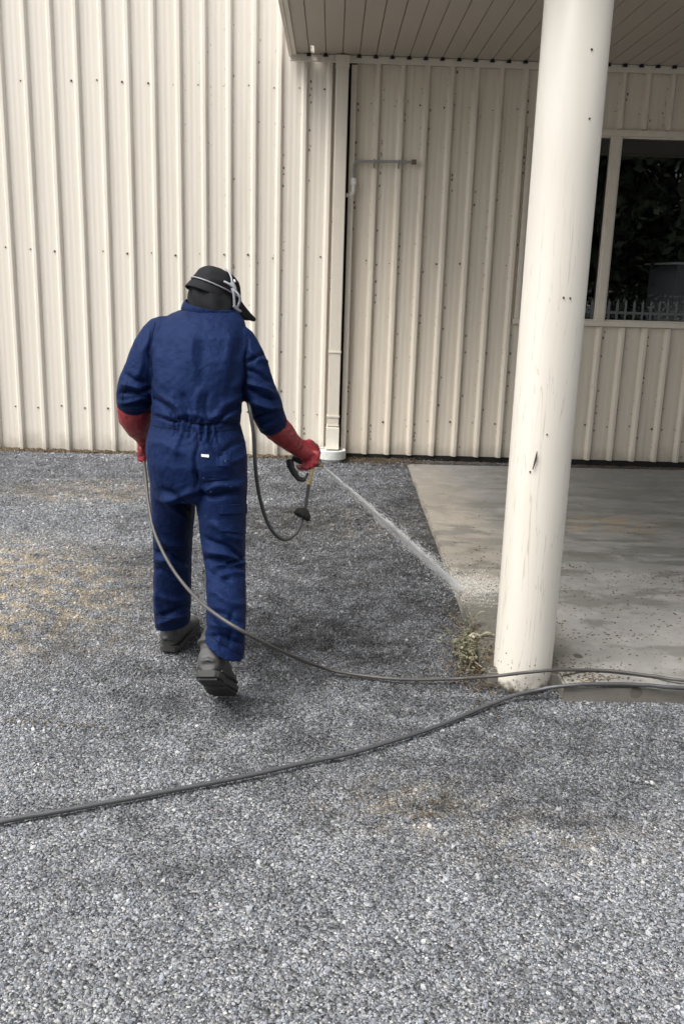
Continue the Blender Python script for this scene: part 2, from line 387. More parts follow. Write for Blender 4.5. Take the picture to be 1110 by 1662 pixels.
def m_glass():
    t = NT('window_glass')
    fr = t.n('ShaderNodeFresnel'); fr.inputs[0].default_value = 1.52
    a = t.n('ShaderNodeBsdfTransparent'); a.inputs[0].default_value = (.55, .58, .60, 1)
    g = t.n('ShaderNodeBsdfGlossy'); g.inputs['Roughness'].default_value = .004; g.inputs[0].default_value = (1, 1, 1, 1)
    x = t.n('ShaderNodeMixShader'); t.L(t.math('MULTIPLY', fr.outputs[0], 2.3), x.inputs[0]); t.L(a.outputs[0], x.inputs[1]); t.L(g.outputs[0], x.inputs[2]); t.L(x.outputs[0], t.out.inputs[0]); return t.m
M['glass'] = m_glass()
def m_water():
    t = NT('spray_water')
    d = t.n('ShaderNodeBsdfDiffuse'); d.inputs[0].default_value = (1.0, 1.0, 1.0, 1)
    tl = t.n('ShaderNodeBsdfTranslucent'); tl.inputs[0].default_value = (1.0, 1.0, 1.0, 1)
    tr = t.n('ShaderNodeBsdfTransparent'); x = t.n('ShaderNodeMixShader'); x.inputs[0].default_value = .5
    y = t.n('ShaderNodeMixShader'); y.inputs[0].default_value = 1.0
    t.L(d.outputs[0], x.inputs[1]); t.L(tl.outputs[0], x.inputs[2]); t.L(x.outputs[0], y.inputs[2]); t.L(tr.outputs[0], y.inputs[1]); t.L(y.outputs[0], t.out.inputs[0]); return t.m
M['water'] = m_water()

# ================================================================== THE SETTING
WALL_Y = 7.72
SLAB_X, SLAB_Y0, SLAB_Y1 = .64, 3.15, 7.66
def slab_top(y): return .062 + (y - SLAB_Y0) / (SLAB_Y1 - SLAB_Y0) * (.014 - .062)
def ground_z(x, y):
    near = max(0.0, 1 - max(abs(x - .3) / 6, abs(y - 4) / 5))
    return (.010 * noise.noise((x * .9, y * .9, 3.1)) + .005 * noise.noise((x * 3.1, y * 3.1, 1.7))) * min(1, near * 4) - .004

xs = np.concatenate([-np.geomspace(160, 4.3, 14), np.arange(-4.0, 4.6, .1), np.geomspace(4.9, 160, 14)])
ys = np.concatenate([-np.geomspace(160, 1.2, 14), np.arange(-1.0, 8.4, .1), np.geomspace(8.8, 160, 12)])
mb = MB(); nx = len(xs)
for y in ys:
    for x in xs: mb.v.append((x, y, ground_z(x, y)))
for j in range(len(ys) - 1):
    for i in range(nx - 1):
        a = j * nx + i; mb.f.append((a, a + 1, a + 1 + nx, a + nx))
tag(mb.obj('ground', M['ground'], smooth=True, fix=False), kind='structure')

# concrete porch slab, notched round the pillar, with a slightly broken edge
def slab():
    out = []
    def run(a, b, n, amp):
        a = Vector(a); b = Vector(b); d = (b - a).normalized(); nrm = Vector((d.y, -d.x))
        for i in range(n):
            t = i / n; p = a.lerp(b, t) + nrm * amp * noise.noise((t * n * .37 + a.x, a.y * 3 + b.x, 0.5)); out.append((p.x, p.y))
    run((.905, SLAB_Y0), (7.5, SLAB_Y0), 90, .008); run((7.5, SLAB_Y0), (7.5, SLAB_Y1), 6, 0); run((7.5, SLAB_Y1), (SLAB_X + .02, SLAB_Y1 - .18), 40, .012)
    run((SLAB_X + .02, SLAB_Y1 - .18), (SLAB_X, 3.262), 60, .006); run((SLAB_X, 3.262), (.905, 3.262), 8, .002); run((.905, 3.262), (.905, SLAB_Y0), 3, .002)
    bm = bmesh.new(); top = [bm.verts.new((x, y, slab_top(y))) for x, y in out]
    f = bm.faces.new(top)
    e = bmesh.ops.extrude_face_region(bm, geom=[f]); vs = [v for v in e['geom'] if isinstance(v, bmesh.types.BMVert)]
    for v in vs: v.co.z = -.08
    bmesh.ops.recalc_face_normals(bm, faces=bm.faces)
    tops = [ed for ed in bm.edges if all(v.co.z > -.05 for v in ed.verts) and ed.calc_face_angle(0) > 1]
    bmesh.ops.bevel(bm, geom=tops, offset=.008, segments=2, affect='EDGES')
    bmesh.ops.triangulate(bm, faces=[q for q in bm.faces if len(q.verts) > 4])
    me = bpy.data.meshes.new('porch_slab'); bm.to_mesh(me); bm.free(); return link('porch_slab', me, None, M['slab'])
tag(slab(), kind='structure')

# ---------------------------------------------------------------- the shed with ribbed sheets
shed = empty('metal_shed', (0, 7.95, 0), 'cream metal shed wall of ribbed cladding sheets behind the worker, with a dark window', 'building')
def sheet_mesh(name, x_right_foot0, pitch, k0, k1, z0, z1, x_min=None, x_max=None):
    """one roll-formed sheet: ribs k0..k1-1; the right foot of rib k is at x_right_foot0 + k * pitch"""
    prof = []
    for k in range(k0, k1):
        R = x_right_foot0 + k * pitch; L0 = R - pitch
        # pan with two shallow swages, then the rib
        for dx, h in ((0, 0), (.040, 0), (.048, .0012), (.062, .0012), (.070, 0), (.084, 0), (.092, .0012), (.106, .0012), (.114, 0), (pitch - .056, 0), (pitch - .039, .031), (pitch - .035, .034), (pitch - .015, .034), (pitch - .011, .031)):
            prof.append((L0 + dx, h))
    prof.append((x_right_foot0 + (k1 - 1) * pitch, 0))
    if x_min is not None: prof = [(x_min, 0)] + [p for p in prof if p[0] > x_min + .002]
    if x_max is not None: prof = [p for p in prof if p[0] < x_max - .001] + [(x_max, 0)]
    m = MB(); zs = [z0, z1]; n = len(prof)
    for z in zs:
        for x, h in prof: m.v.append((x, WALL_Y - h, z))
    for z in zs:
        for x, h in prof: m.v.append((x, WALL_Y - h + .003, z))
    for i in range(n - 1):
        m.f.append((i, i + 1, i + 1 + n, i + n)); m.f.append((2 * n + i, 3 * n + i, 3 * n + i + 1, 2 * n + i + 1))
        m.f.append((i, 2 * n + i, 2 * n + i + 1, i + 1)); m.f.append((n + i, n + i + 1, 3 * n + i + 1, 3 * n + i))
    m.f.append((0, n, 3 * n, 2 * n)); m.f.append((n - 1, 3 * n - 1, 4 * n - 1, 2 * n - 1))
    return m.mesh(name, fix=False)
LX, LP = -.42, .195
RX, RP = .336, .1905
for g in range(-5, 1):                                    # left of the downpipe
    k0 = g * 4 - 1; k1 = k0 + 4
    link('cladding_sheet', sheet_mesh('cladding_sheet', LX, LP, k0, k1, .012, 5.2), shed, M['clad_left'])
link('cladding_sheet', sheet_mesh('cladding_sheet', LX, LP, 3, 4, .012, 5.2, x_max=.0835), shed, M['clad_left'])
WX0, WX1, WZ0, WZ1 = 1.498, 3.75, 1.172, 2.686            # window opening, frame outside
z_under = .048
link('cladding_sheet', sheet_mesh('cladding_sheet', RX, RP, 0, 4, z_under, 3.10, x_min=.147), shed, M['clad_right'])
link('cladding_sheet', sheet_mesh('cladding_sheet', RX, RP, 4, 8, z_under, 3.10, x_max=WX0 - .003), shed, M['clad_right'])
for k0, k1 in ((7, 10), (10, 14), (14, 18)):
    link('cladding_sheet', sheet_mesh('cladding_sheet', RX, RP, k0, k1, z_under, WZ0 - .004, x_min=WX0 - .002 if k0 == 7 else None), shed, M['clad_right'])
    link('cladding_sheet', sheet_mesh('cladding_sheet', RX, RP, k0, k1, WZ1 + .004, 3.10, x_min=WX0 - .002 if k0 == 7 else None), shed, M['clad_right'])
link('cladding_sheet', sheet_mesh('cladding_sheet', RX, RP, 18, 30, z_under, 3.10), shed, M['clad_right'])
sheet_x = RX + 5 * RP                                     # strip between last full rib and the window
# wall body behind the sheets with the window opening left free
mb = MB(); y0, y1 = WALL_Y + .012, WALL_Y + .16
mb.box(-5.2, WX0 + .01, y0, y1, .02, 5.2); mb.box(WX1 - .01, 6.2, y0, y1, .02, 5.2)
mb.box(WX0 + .011, WX1 - .011, y0, y1, .02, WZ0 + .01); mb.box(WX0 + .011, WX1 - .011, y0, y1, WZ1 - .01, 5.2)
mb.obj('wall_frame', M['dark'], shed)
mb = MB(); mb.box(-5.2, 6.2, WALL_Y + .015, WALL_Y + .14, -.08, .019); mb.obj('footing', M['dark'], shed)
mb = MB(); mb.box(WX0 - .5, WX1 + .5, WALL_Y + 2.6, WALL_Y + 2.65, 0, 3.2); mb.box(WX0 - .5, WX0 - .45, WALL_Y + .17, WALL_Y + 2.6, 0, 3.2)
mb.box(WX1 + .45, WX1 + .5, WALL_Y + .17, WALL_Y + 2.6, 0, 3.2); mb.box(WX0 - .5, WX1 + .5, WALL_Y + .17, WALL_Y + 2.65, 3.21, 3.25); mb.box(WX0 - .5, WX1 + .5, WALL_Y + .17, WALL_Y + 2.6, -.02, .0)
mb.obj('room_interior', M['room'], shed)
mb = MB(); mb.box(-5.3, 6.3, WALL_Y - .1, WALL_Y + 4.2, 5.22, 5.3); mb.obj('roof', M['trim'], shed)
# screws
scr = MB()
for i in range(8):
    pass
s_me = MB(); s_me.lathe([(.0075, 0), (.0075, .004), (.004, .007)], (0, 0, 0), 8)
screw_mesh = s_me.mesh('screw'); screw_mesh.materials.append(M['screw'])
def screws(x_right0, pitch, k0, k1, rows, skip=None):
    for k in range(k0, k1):
        for z in rows:
            x = x_right0 + k * pitch - .072 + rng.uniform(-.004, .004); zz = z + rng.uniform(-.012, .012)
            if skip and skip(x, zz) or rng.random() < .06: continue
            o = link('screw', screw_mesh, shed); o.location = Vector((x, WALL_Y - .0005, zz)) - shed.location; o.rotation_euler = (math.pi / 2, 0, 0)
            s = rng.uniform(.45, 1.2); o.scale = (s, s, s)
screws(LX, LP, -12, 3, (2.91, 1.645, .378))
screws(RX, RP, 0, 16, (2.81, 1.632, .335), lambda x, z: WX0 - .02 < x < WX1 and WZ0 - .05 < z < WZ1 + .02)
# window
win = MB(); fy0, fy1 = WALL_Y - .034, WALL_Y + .07
win.box(WX0, WX1, fy0, fy1, WZ1 - .048, WZ1); win.box(WX0 - .012, WX1, fy0 - .012, fy1, WZ0, WZ0 + .042)
win.box(WX0, WX0 + .036, fy0 - .001, fy1 - .002, WZ0 + .042, WZ1 - .048); win.box(WX1 - .04, WX1, fy0 - .001, fy1 - .002, WZ0 + .042, WZ1 - .048)
wf = win.obj('window', M['trim'], shed, bevel=.003)
mb = MB(); mb.box(2.176, 2.236, fy0 + .006, fy1 - .004, WZ0 + .042, WZ1 - .048); mb.obj('mullion', M['trim'], wf, bevel=.003)
sash = MB()
for a, b in ((WX0 + .036, 2.176), (2.236, WX1 - .04)):
    sash.box(a, a + .016, fy0 + .028, fy1 - .01, WZ0 + .042, WZ1 - .048); sash.box(b - .016, b, fy0 + .028, fy1 - .01, WZ0 + .042, WZ1 - .048)
    sash.box(a + .016, b - .016, fy0 + .028, fy1 - .01, WZ0 + .042, WZ0 + .054); sash.box(a + .016, b - .016, fy0 + .028, fy1 - .01, WZ1 - .060, WZ1 - .048)
sash.obj('sash', M['trim'], wf)
for a, b in ((WX0 + .036, 2.176), (2.236, WX1 - .04)):
    mb = MB(); yy = fy0 + .045; mb.add([(a + .002, yy, WZ0 + .044), (b - .002, yy, WZ0 + .044), (b - .002, yy, WZ1 - .05), (a + .002, yy, WZ1 - .05)], [(0, 1, 2, 3)])
    mb.obj('pane', M['glass'], wf)
# black strip filling the gap under the sheets on the porch side
mb = MB(); mb.box(.15, 6.2, WALL_Y - .002, WALL_Y + .012, -.02, .047); mb.obj('base_gap', M['dark'], shed)

# ---------------------------------------------------------------- porch canopy
porch = empty('porch_canopy', (2.5, 5.2, 3.1), 'dark undersided porch canopy jutting from the shed wall over the concrete slab', 'canopy')
CX0, CX1, CY0, CY1, CZ = -.345, 6.0, 2.85, 7.66, 3.142
PITCH = .1268
def panel_bm(x0, hole=False):
    m = MB(); a, b = x0, x0 + PITCH - .0055
    if not hole: m.box(a, b, CY0, CY1, CZ, CZ + .012)
    else:
        m.box(a, b, CY0, 7.38, CZ, CZ + .012); m.box(a, b, 7.62, CY1, CZ, CZ + .012); m.box(a + .036, b, 7.3805, 7.6195, CZ, CZ + .012); m.box(a, a + .010, 7.3805, 7.6195, CZ, CZ + .012)
    m.box(a, a + .002, CY0, CY1, CZ + .0125, CZ + .028); m.box(b - .002, b, CY0, CY1, CZ + .0125, CZ + .028)
    return m
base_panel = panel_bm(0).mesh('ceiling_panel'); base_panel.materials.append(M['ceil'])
dark_end = MB(); dark_end.add([(-.018, 0, 0), (.018, 0, 0), (.009, 0, .022), (-.009, 0, .022), (-.018, .03, 0), (.018, .03, 0), (.009, .03, .022), (-.009, .03, .022)], [(0, 1, 2, 3), (4, 7, 6, 5), (0, 4, 5, 1), (1, 5, 6, 2), (2, 6, 7, 3), (3, 7, 4, 0)])  # solid black blocks put in for the darkness of the open rib ends
dark_end_mesh = dark_end.mesh('dark_rib_end'); dark_end_mesh.materials.append(M['dark'])
n_pan = int((CX1 - CX0) / PITCH)
for i in range(n_pan):
    x = CX0 + i * PITCH
    if i == 1: link('ceiling_panel', panel_bm(x, True).mesh('ceiling_panel'), porch, M['ceil'])
    else:
        o = link('ceiling_panel', base_panel, porch); o.location.x += x
    o = link('dark_rib_end', dark_end_mesh, porch); o.location += Vector((x + PITCH - .0055, 7.604, CZ - .020))
mb = MB(); hx0, hx1 = CX0 + PITCH + .004, CX0 + PITCH + .046; zz0, zz1 = CZ + .03, CZ + .04
mb.box(CX0, CX1, CY0, 7.40, zz0, zz1); mb.box(CX0, hx0, 7.40, 7.731, zz0, zz1); mb.box(hx1, CX1, 7.40, 7.731, zz0, zz1)
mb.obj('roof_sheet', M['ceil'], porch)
mb = MB(); mb.box(CX0 - .03, CX0 - .004, CY0 - .03, CY1, CZ - .022, CZ + .13); mb.box(CX0 - .0035, CX0 + .028, CY0, CY1, CZ - .016, CZ - .006); mb.obj('barge_trim', M['trim'], porch, bevel=.003)
mb = MB(); mb.box(CX0 - .03, CX1, CY0 - .05, CY0 - .004, CZ - .02, CZ + .13); mb.obj('front_gutter', M['trim'], porch, bevel=.003)
mb = MB(); mb.box(CX0 - .02, CX1, 7.632, 7.655, 3.088, CZ - .003); mb.box(CX0 - .02, CX1, 7.655, 7.688, 3.098, 3.110); mb.obj('wall_angle', M['trim'], porch, bevel=.002)

# ---------------------------------------------------------------- downpipe in the corner
dp = empty('downpipe', (.035, 7.64, 0), 'square cream downpipe running down the shed wall into a white drain collar', 'downpipe')
mb = MB(); mb.box(-.014, .082, 7.590, 7.676, .10, 3.135); mb.obj('pipe', M['pipe_cream'], dp, bevel=.006)
mb = MB(); mb.box(-.018, .086, 7.586, 7.68, 3.05, 3.132); mb.obj('pipe_head', M['trim'], dp, bevel=.003)
for z in (.37, .30, .90):
    mb = MB(); mb.box(-.018, .086, 7.585, 7.681, z, z + .014 if z != .30 else z + .004); mb.obj('strap', M['trim'], dp)
mb = MB(); mb.box(-.022, .088, 7.583, 7.684, .10, .285); mb.obj('lower_sleeve', plain('clean_cream', (.74, .69, .60), .4, var=.05), dp, bevel=.005)
mb = MB(); mb.box(.1045, .1465, 7.66, 7.712, .05, 3.08); mb.obj('corner_channel', M['trim'], dp)
mb = MB(); mb.lathe([(.108, .028), (.118, .030), (.118, .100), (.110, .106), (.098, .106), (.096, .09)], (.030, 7.585, 0), 36); mb.obj('drain_collar', M['pvc_old'], dp, smooth=False, bevel=.002)
mb = MB(); mb.lathe([(.086, -.05), (.086, .027)], (.030, 7.585, 0), 36); mb.obj('drain_spigot', M['pvc_old'], dp)

# ---------------------------------------------------------------- bent copper/white pipe on the wall
wp = empty('wall_pipe', (.3, 7.68, 2.3), 'short bent grey pipe with a white elbow clipped across the wall ribs', 'pipe')
yy = 7.668
path = smooth_path([(.60, yy, 2.395), (.45, yy, 2.393), (.30, yy, 2.390), (.19, yy, 2.388), (.155, yy, 2.380), (.140, yy, 2.355), (.140, yy, 2.30), (.142, yy, 2.235)], 5)
MB().tube(path, .0105, 10).obj('pipe_run', M['galv'], wp, smooth=True)
MB().tube([(.595, yy, 2.395), (.632, yy, 2.396)], .019, 12).obj('end_cap', plain('brown_cap', (.16, .125, .09), .6), wp)
for x in (.300, .492): 
    mb = MB(); mb.tube([(x, yy - .004, 2.405), (x, yy - .012, 2.39), (x, yy - .004, 2.37), (x, yy + .012, 2.345)], .007, 8); mb.obj('pipe_clip', M['galv'], wp, smooth=True)
MB().tube([(.142, yy, 2.262), (.142, yy, 2.258), (.142, yy, 2.212), (.142, yy, 2.208)], [.019, .024, .024, .019], 14).obj('coupling', M['pvc'], wp)
MB().tube(smooth_path([(.143, yy, 2.215), (.143, yy, 2.18), (.138, yy, 2.150), (.118, yy, 2.135), (.088, yy, 2.133)], 5), .016, 12).obj('elbow', M['pvc'], wp, smooth=True)

# ---------------------------------------------------------------- pillar
pil = empty('pillar', (.778, 3.31, 0), 'round cream painted pillar at the corner of the concrete slab, streaked with drips', 'pillar')
MB().lathe([(.104, -.03), (.110, .004), (.1115, .02), (.1115, 1.9), (.1115, 3.14)], (.778, 3.31, 0), 64).obj('shaft', M['column'], pil, smooth=True)
mb = MB()
for px, py, r in ((861, 767, .003), (914, 483, .003), (925, 484, .003), (960, 80, .003), (957, 192, .003), (887, 705, .0025)):
    p = P(px, py, 3.2); a = Vector((p.x - .778, 0)); dx = p.x - .778; dy = -math.sqrt(max(1e-4, .112 ** 2 - dx * dx)); c = Vector((.778 + dx, 3.31 + dy, p.z)); nrm = Vector((dx, dy, 0)).normalized()
    mb.tube([c - nrm * .001, c + nrm * .003], [r * 1.3, r], 7)
a, b = P(871, 733, 3.197), P(864, 762, 3.198)
mb.tube([a, a.lerp(b, .4) + Vector((.002, 0, 0)), b], [.0015, .0042, .0015], 7)
mb.obj('chip_mark', M['screw'], pil)

# ================================================================== behind the camera (seen in the window glass)
fen = empty('palisade_fence', (2, -3.4, 0), 'grey palisade fence across the yard, mirrored in the window', 'fence')
mb = MB(); mb.box(-6, 10, -3.42, -3.40, .30, .35); mb.box(-6, 10, -3.42, -3.40, .92, .97); mb.obj('rail', M['rail'], fen)
pk = MB(); pk.box(-.022, .022, -.006, .006, 0, 1.14); pk.add([(-.022, -.006, 1.1401), (.022, -.006, 1.1401), (0, 0, 1.22), (-.022, .006, 1.1401), (.022, .006, 1.1401)], [(0, 1, 2), (3, 2, 4), (0, 2, 3), (1, 4, 2)])
pkm = pk.mesh('picket'); pkm.materials.append(M['rail'])
for i in range(95):
    o = link('picket', pkm, fen); o.location = Vector((-6 + i * .17, -3.39, 0)) - fen.location
def tree(x, y, h, w, seed, label):
    r = np.random.default_rng(seed); t = empty('tree', (x, y, 0), label, 'tree', 'dark trees across the yard')
    MB().tube([(x, y, -.1), (x + .05, y, h * .4), (x, y, h * .9)], [.22, .15, .04], 8).obj('trunk', M['bark'], t)
    nleaf = 11000; q = r.random((nleaf, 3)); hz = .4 + q[:, 0] ** .8 * (h - .4); rad = w * (1.05 - hz / h) ** .6 * np.sqrt(q[:, 1]) * (1 + .3 * np.sin(hz * 5 + seed) + .25 * np.sin(q[:, 2] * 37))
    an = q[:, 2] * 2 * np.pi; c = np.stack([x + rad * np.cos(an), y + rad * np.sin(an), hz], 1)
    d1 = r.normal(size=(nleaf, 3)); d2 = r.normal(size=(nleaf, 3)); s = r.uniform(.07, .20, (nleaf, 1)) * (h / 9)
    d1 /= np.linalg.norm(d1, axis=1, keepdims=True); d2 /= np.linalg.norm(d2, axis=1, keepdims=True)
    v = np.stack([c - d1 * s, c + d2 * s * .5, c + d1 * s, c - d2 * s * .5], 1).reshape(-1, 3)
    me = bpy.data.meshes.new('crown'); me.from_pydata(v.tolist(), [], [(4 * i, 4 * i + 1, 4 * i + 2, 4 * i + 3) for i in range(nleaf)]); link('crown', me, t, M['tree'])
for i, (x, y, h, w_) in enumerate(((-3.5, -8, 9.5, 2.6), (.6, -9, 11, 3.0), (4.2, -8.2, 10, 2.7), (7.5, -9.5, 11.5, 3.1), (11, -8.6, 10, 2.8), (2.4, -11, 12, 3.4), (6.0, -12, 12, 3.6), (9.4, -12, 12, 3.4))):
    tree(x, y, h, w_, 40 + i, ('dark tree at the left end of the row beyond the palisade fence', 'dark tree second from the left in the front row beyond the fence', 'dark tree rising directly behind the grey garden shed', 'broad dark tree just right of the grey garden shed', 'dark tree at the right end of the row beyond the fence', 'tallest dark tree of the back row, left of the others', 'broad dark tree in the middle of the back row', 'dark tree at the right end of the back row')[i])
def bush(x, y, h, w, seed, label):
    r = np.random.default_rng(seed); t = empty('bush', (x, y, 0), label, 'bush')
    n_ = 900; c = r.normal(size=(n_, 3)) * np.array([w * .45, w * .4, h * .22]) + np.array([x, y, h * .55]); c[:, 2] = np.clip(c[:, 2], .05, h)
    d1 = r.normal(size=(n_, 3)); d2 = r.normal(size=(n_, 3)); d1 /= np.linalg.norm(d1, axis=1, keepdims=True); d2 /= np.linalg.norm(d2, axis=1, keepdims=True); q = r.uniform(.02, .05, (n_, 1))
    v = np.stack([c - d1 * q, c + d2 * q * .5, c + d1 * q, c - d2 * q * .5], 1).reshape(-1, 3); me = bpy.data.meshes.new('foliage'); me.from_pydata(v.tolist(), [], [(4 * i, 4 * i + 1, 4 * i + 2, 4 * i + 3) for i in range(n_)]); link('foliage', me, t, M['tree'] if seed % 2 else M['pale_flower'])
    MB().tube([(x, y, -.05), (x, y, h * .5)], [.03, .02], 6).obj('stem', M['bark'], t)
M['pale_flower'] = m_leaf('pale_flower', (.18, .20, .14), (.85, .85, .82))
for i, (x, y, h, w_, lb) in enumerate(((5.2, -3.9, 1.35, .7, 'pale flowering bush behind the left part of the mirrored fence'), (6.0, -4.2, 1.5, .8, 'dark leafy bush behind the fence left of the grey shed'), (7.0, -3.9, 1.3, .6, 'pale flowering bush behind the fence near the grey shed'), (8.2, -4.1, 1.2, .6, 'dark leafy bush in front of the grey shed wall'))): bush(x, y, h, w_, 70 + i, lb)
ws = empty('garden_shed', (8.9, -6, 0), 'grey flat sided shed beyond the palisade fence', 'shed')
mb = MB(); mb.box(7.5, 10.4, -7.0, -5.2, 0, 1.95); mb.obj('wall', M['shed'], ws); mb = MB(); mb.box(7.4, 10.5, -7.1, -5.1, 1.955, 2.0); mb.obj('roof', M['rail'], ws)

# ================================================================== gravel (loose stones, nobody could count them)
def on_slab(x, y):
    return (x > SLAB_X - .004) & (y > SLAB_Y0 - .004) & (y < SLAB_Y1) & ~((x < .905) & (y < 3.262))
def pebble(seed):
    r = random.Random(seed); bm = bmesh.new(); bmesh.ops.create_icosphere(bm, subdivisions=1, radius=.5)
    ax_ = (r.uniform(.95, 1.25), r.uniform(.7, .95), r.uniform(.5, .72))
    for v in bm.verts: v.co = v.co * r.uniform(.62, 1.18); v.co = Vector((v.co.x * ax_[0], v.co.y * ax_[1], v.co.z * ax_[2]))
    me = bpy.data.meshes.new('pebble'); bm.to_mesh(me); bm.free(); me.materials.append(M['gravel'])
    return bpy.data.objects.new('pebble', me)
pebs = [pebble(i) for i in range(8)]
def scatter_pts():
    pts = []
    # density falls off with distance; region covers the view plus a margin on each side
    for y0, y1, dens in ((1.2, 2.2, 33000), (2.2, 3.2, 27000), (3.2, 4.4, 17000), (4.4, 5.8, 10500), (5.8, 7.7, 7000)):
        x0 = -.42 * y1 - .75; x1 = .46 * y1 + .75 if y0 < 3.2 else 1.6
        n = int((x1 - x0) * (y1 - y0) * dens); q = rng.random((n, 2)); pts.append(np.stack([x0 + q[:, 0] * (x1 - x0), y0 + q[:, 1] * (y1 - y0)], 1))
    p = np.concatenate(pts); keep = ~on_slab(p[:, 0], p[:, 1]) & (np.hypot(p[:, 0] - .778, p[:, 1] - 3.31) > .113); return p[keep]
gp = scatter_pts(); n = len(gp)
size = np.clip(rng.lognormal(math.log(.0060), .46, n), .0035, .022) * (.76 + .13 * np.clip(gp[:, 1] - 2.2, 0, 5))
big = rng.random(n) < .0018; size[big] = rng.uniform(.012, .022, big.sum())
gz = np.array([ground_z(x, y) for x, y in gp]) + size * .10
me = bpy.data.meshes.new('gravel'); me.vertices.add(n); me.vertices.foreach_set('co', np.column_stack([gp, gz]).ravel())
for nm, typ, dat in (('siz', 'FLOAT', size), ('idx', 'INT', rng.integers(0, 8, n))):
    at = me.attributes.new(nm, typ, 'POINT'); at.data.foreach_set('value', dat)
at = me.attributes.new('rot', 'FLOAT_VECTOR', 'POINT'); at.data.foreach_set('vector', np.column_stack([rng.normal(0, .5, n), rng.normal(0, .5, n), rng.uniform(0, 6.28, n)]).ravel())
print('pebbles', n); grav = link('gravel', me); tag(grav, kind='stuff')
ng = bpy.data.node_groups.new('gravel_nodes', 'GeometryNodeTree')
ng.interface.new_socket('Geometry', in_out='INPUT', socket_type='NodeSocketGeometry'); ng.interface.new_socket('Geometry', in_out='OUTPUT', socket_type='NodeSocketGeometry')
gi = ng.nodes.new('NodeGroupInput'); go = ng.nodes.new('NodeGroupOutput'); iop = ng.nodes.new('GeometryNodeInstanceOnPoints'); g2i = ng.nodes.new('GeometryNodeGeometryToInstance')
for o in pebs:
    oi = ng.nodes.new('GeometryNodeObjectInfo'); oi.inputs['Object'].default_value = o; ng.links.new(oi.outputs['Geometry'], g2i.inputs[0])
def attr(nm, typ):
    x = ng.nodes.new('GeometryNodeInputNamedAttribute'); x.data_type = typ; x.inputs['Name'].default_value = nm; return x.outputs['Attribute']
ng.links.new(gi.outputs[0], iop.inputs['Points']); ng.links.new(g2i.outputs[0], iop.inputs['Instance']); iop.inputs['Pick Instance'].default_value = True
ng.links.new(attr('idx', 'INT'), iop.inputs['Instance Index']); ng.links.new(attr('rot', 'FLOAT_VECTOR'), iop.inputs['Rotation']); ng.links.new(attr('siz', 'FLOAT'), iop.inputs['Scale'])
ng.links.new(iop.outputs[0], go.inputs[0])
md = grav.modifiers.new('scatter', 'NODES'); md.node_group = ng

# ================================================================== dirt, litter, weed
def leaf_faces(m, c, d, up, ln, wd, bend=.3):
    c = Vector(c); d = Vector(d).normalized(); s = d.cross(Vector(up)).normalized(); u = s.cross(d).normalized(); rows = []
    for t, ww in ((0, .15), (.35, 1.0), (.7, .75), (1, .05)):
        p = c + d * ln * t + u * (-bend * ln * t * t); rows.append((p - s * wd * ww * .5 + u * wd * .12 * ww, p, p + s * wd * ww * .5 + u * wd * .12 * ww))
    b = len(m.v); m.v += [tuple(q) for r in rows for q in r]
    for i in range(3):
        for j in range(2): k = b + i * 3 + j; m.f.append((k, k + 1, k + 4, k + 3))
def grit(m, p, s):
    r = rng.uniform(.6, 1.2, 6) * s; m.add([(p[0] - r[0], p[1], p[2]), (p[0], p[1] - r[1] * .7, p[2]), (p[0] + r[2], p[1], p[2]), (p[0], p[1] + r[3] * .7, p[2]), (p[0], p[1], p[2] + r[4] * .5)], [(0, 1, 4), (1, 2, 4), (2, 3, 4), (3, 0, 4), (0, 3, 2, 1)])
deb = MB()
def grit_patch(cx, cy, rx, ry, n, smin, smax):
    for _ in range(n):
        x = cx + rng.normal() * rx; y = cy + rng.normal() * ry
        if on_slab(np.array(x), np.array(y)): grit(deb, (x, y, slab_top(y) + .0008), rng.uniform(smin, smax))
grit_patch(.95, 4.55, .22, .35, 260, .003, .009)
grit_patch(.82, 3.75, .10, .16, 120, .002, .006)
grit_patch(1.30, 4.10, .35, .35, 330, .003, .008)
for _q in range(16): grit_patch(rng.uniform(.9, 2.1), rng.uniform(3.5, 5.0), .14, .035, int(rng.integers(14, 40)), .003, .009)
grit_patch(1.15, 3.35, .3, .12, 170, .002, .007)
grit_patch(.98, 3.30, .06, .06, 110, .002, .006)
grit_patch(1.6, 5.6, .8, .8, 90, .003, .008); grit_patch(1.0, 3.22, .08, .04, 160, .003, .009)
for _ in range(900):
    x = rng.uniform(.66, 3.6); y = 7.64 - abs(rng.normal()) * .05; grit(deb, (x, y, slab_top(y) + .0008), rng.uniform(.004, .013))
tag(deb.obj('dirt_specks', M['litter']), kind='stuff')
lit = MB()
def litter(cx, cy, rx, ry, n, lo=.008, hi=.026, z=.006):
    for _ in range(n):
        x = cx + rng.normal() * rx; y = min(7.69, cy + rng.normal() * ry); a = rng.uniform(0, 6.28)
        zz = (slab_top(y) if on_slab(np.array(x), np.array(y)) else 0) + rng.uniform(.001, .012) + z
        leaf_faces(lit, (x, y, zz), (math.cos(a), math.sin(a), rng.uniform(-.2, .25)), (rng.normal() * .3, rng.normal() * .3, 1), rng.uniform(lo, hi), rng.uniform(.004, .011), rng.uniform(-.2, .4))
litter(.40, 7.60, .22, .07, 900, z=.012); litter(.55, 7.5, .14, .08, 350); litter(-1.6, 7.68, .9, .02, 700, z=.006); litter(.58, 3.42, .055, .17, 420, .006, .022); litter(.63, 3.36, .05, .06, 160, .006, .02)
litter(.60, 3.95, .03, .25, 60, .006, .016); litter(.62, 5.6, .02, 1.0, 240, .006, .016); litter(.61, 3.7, .03, .2, 260, .005, .018)
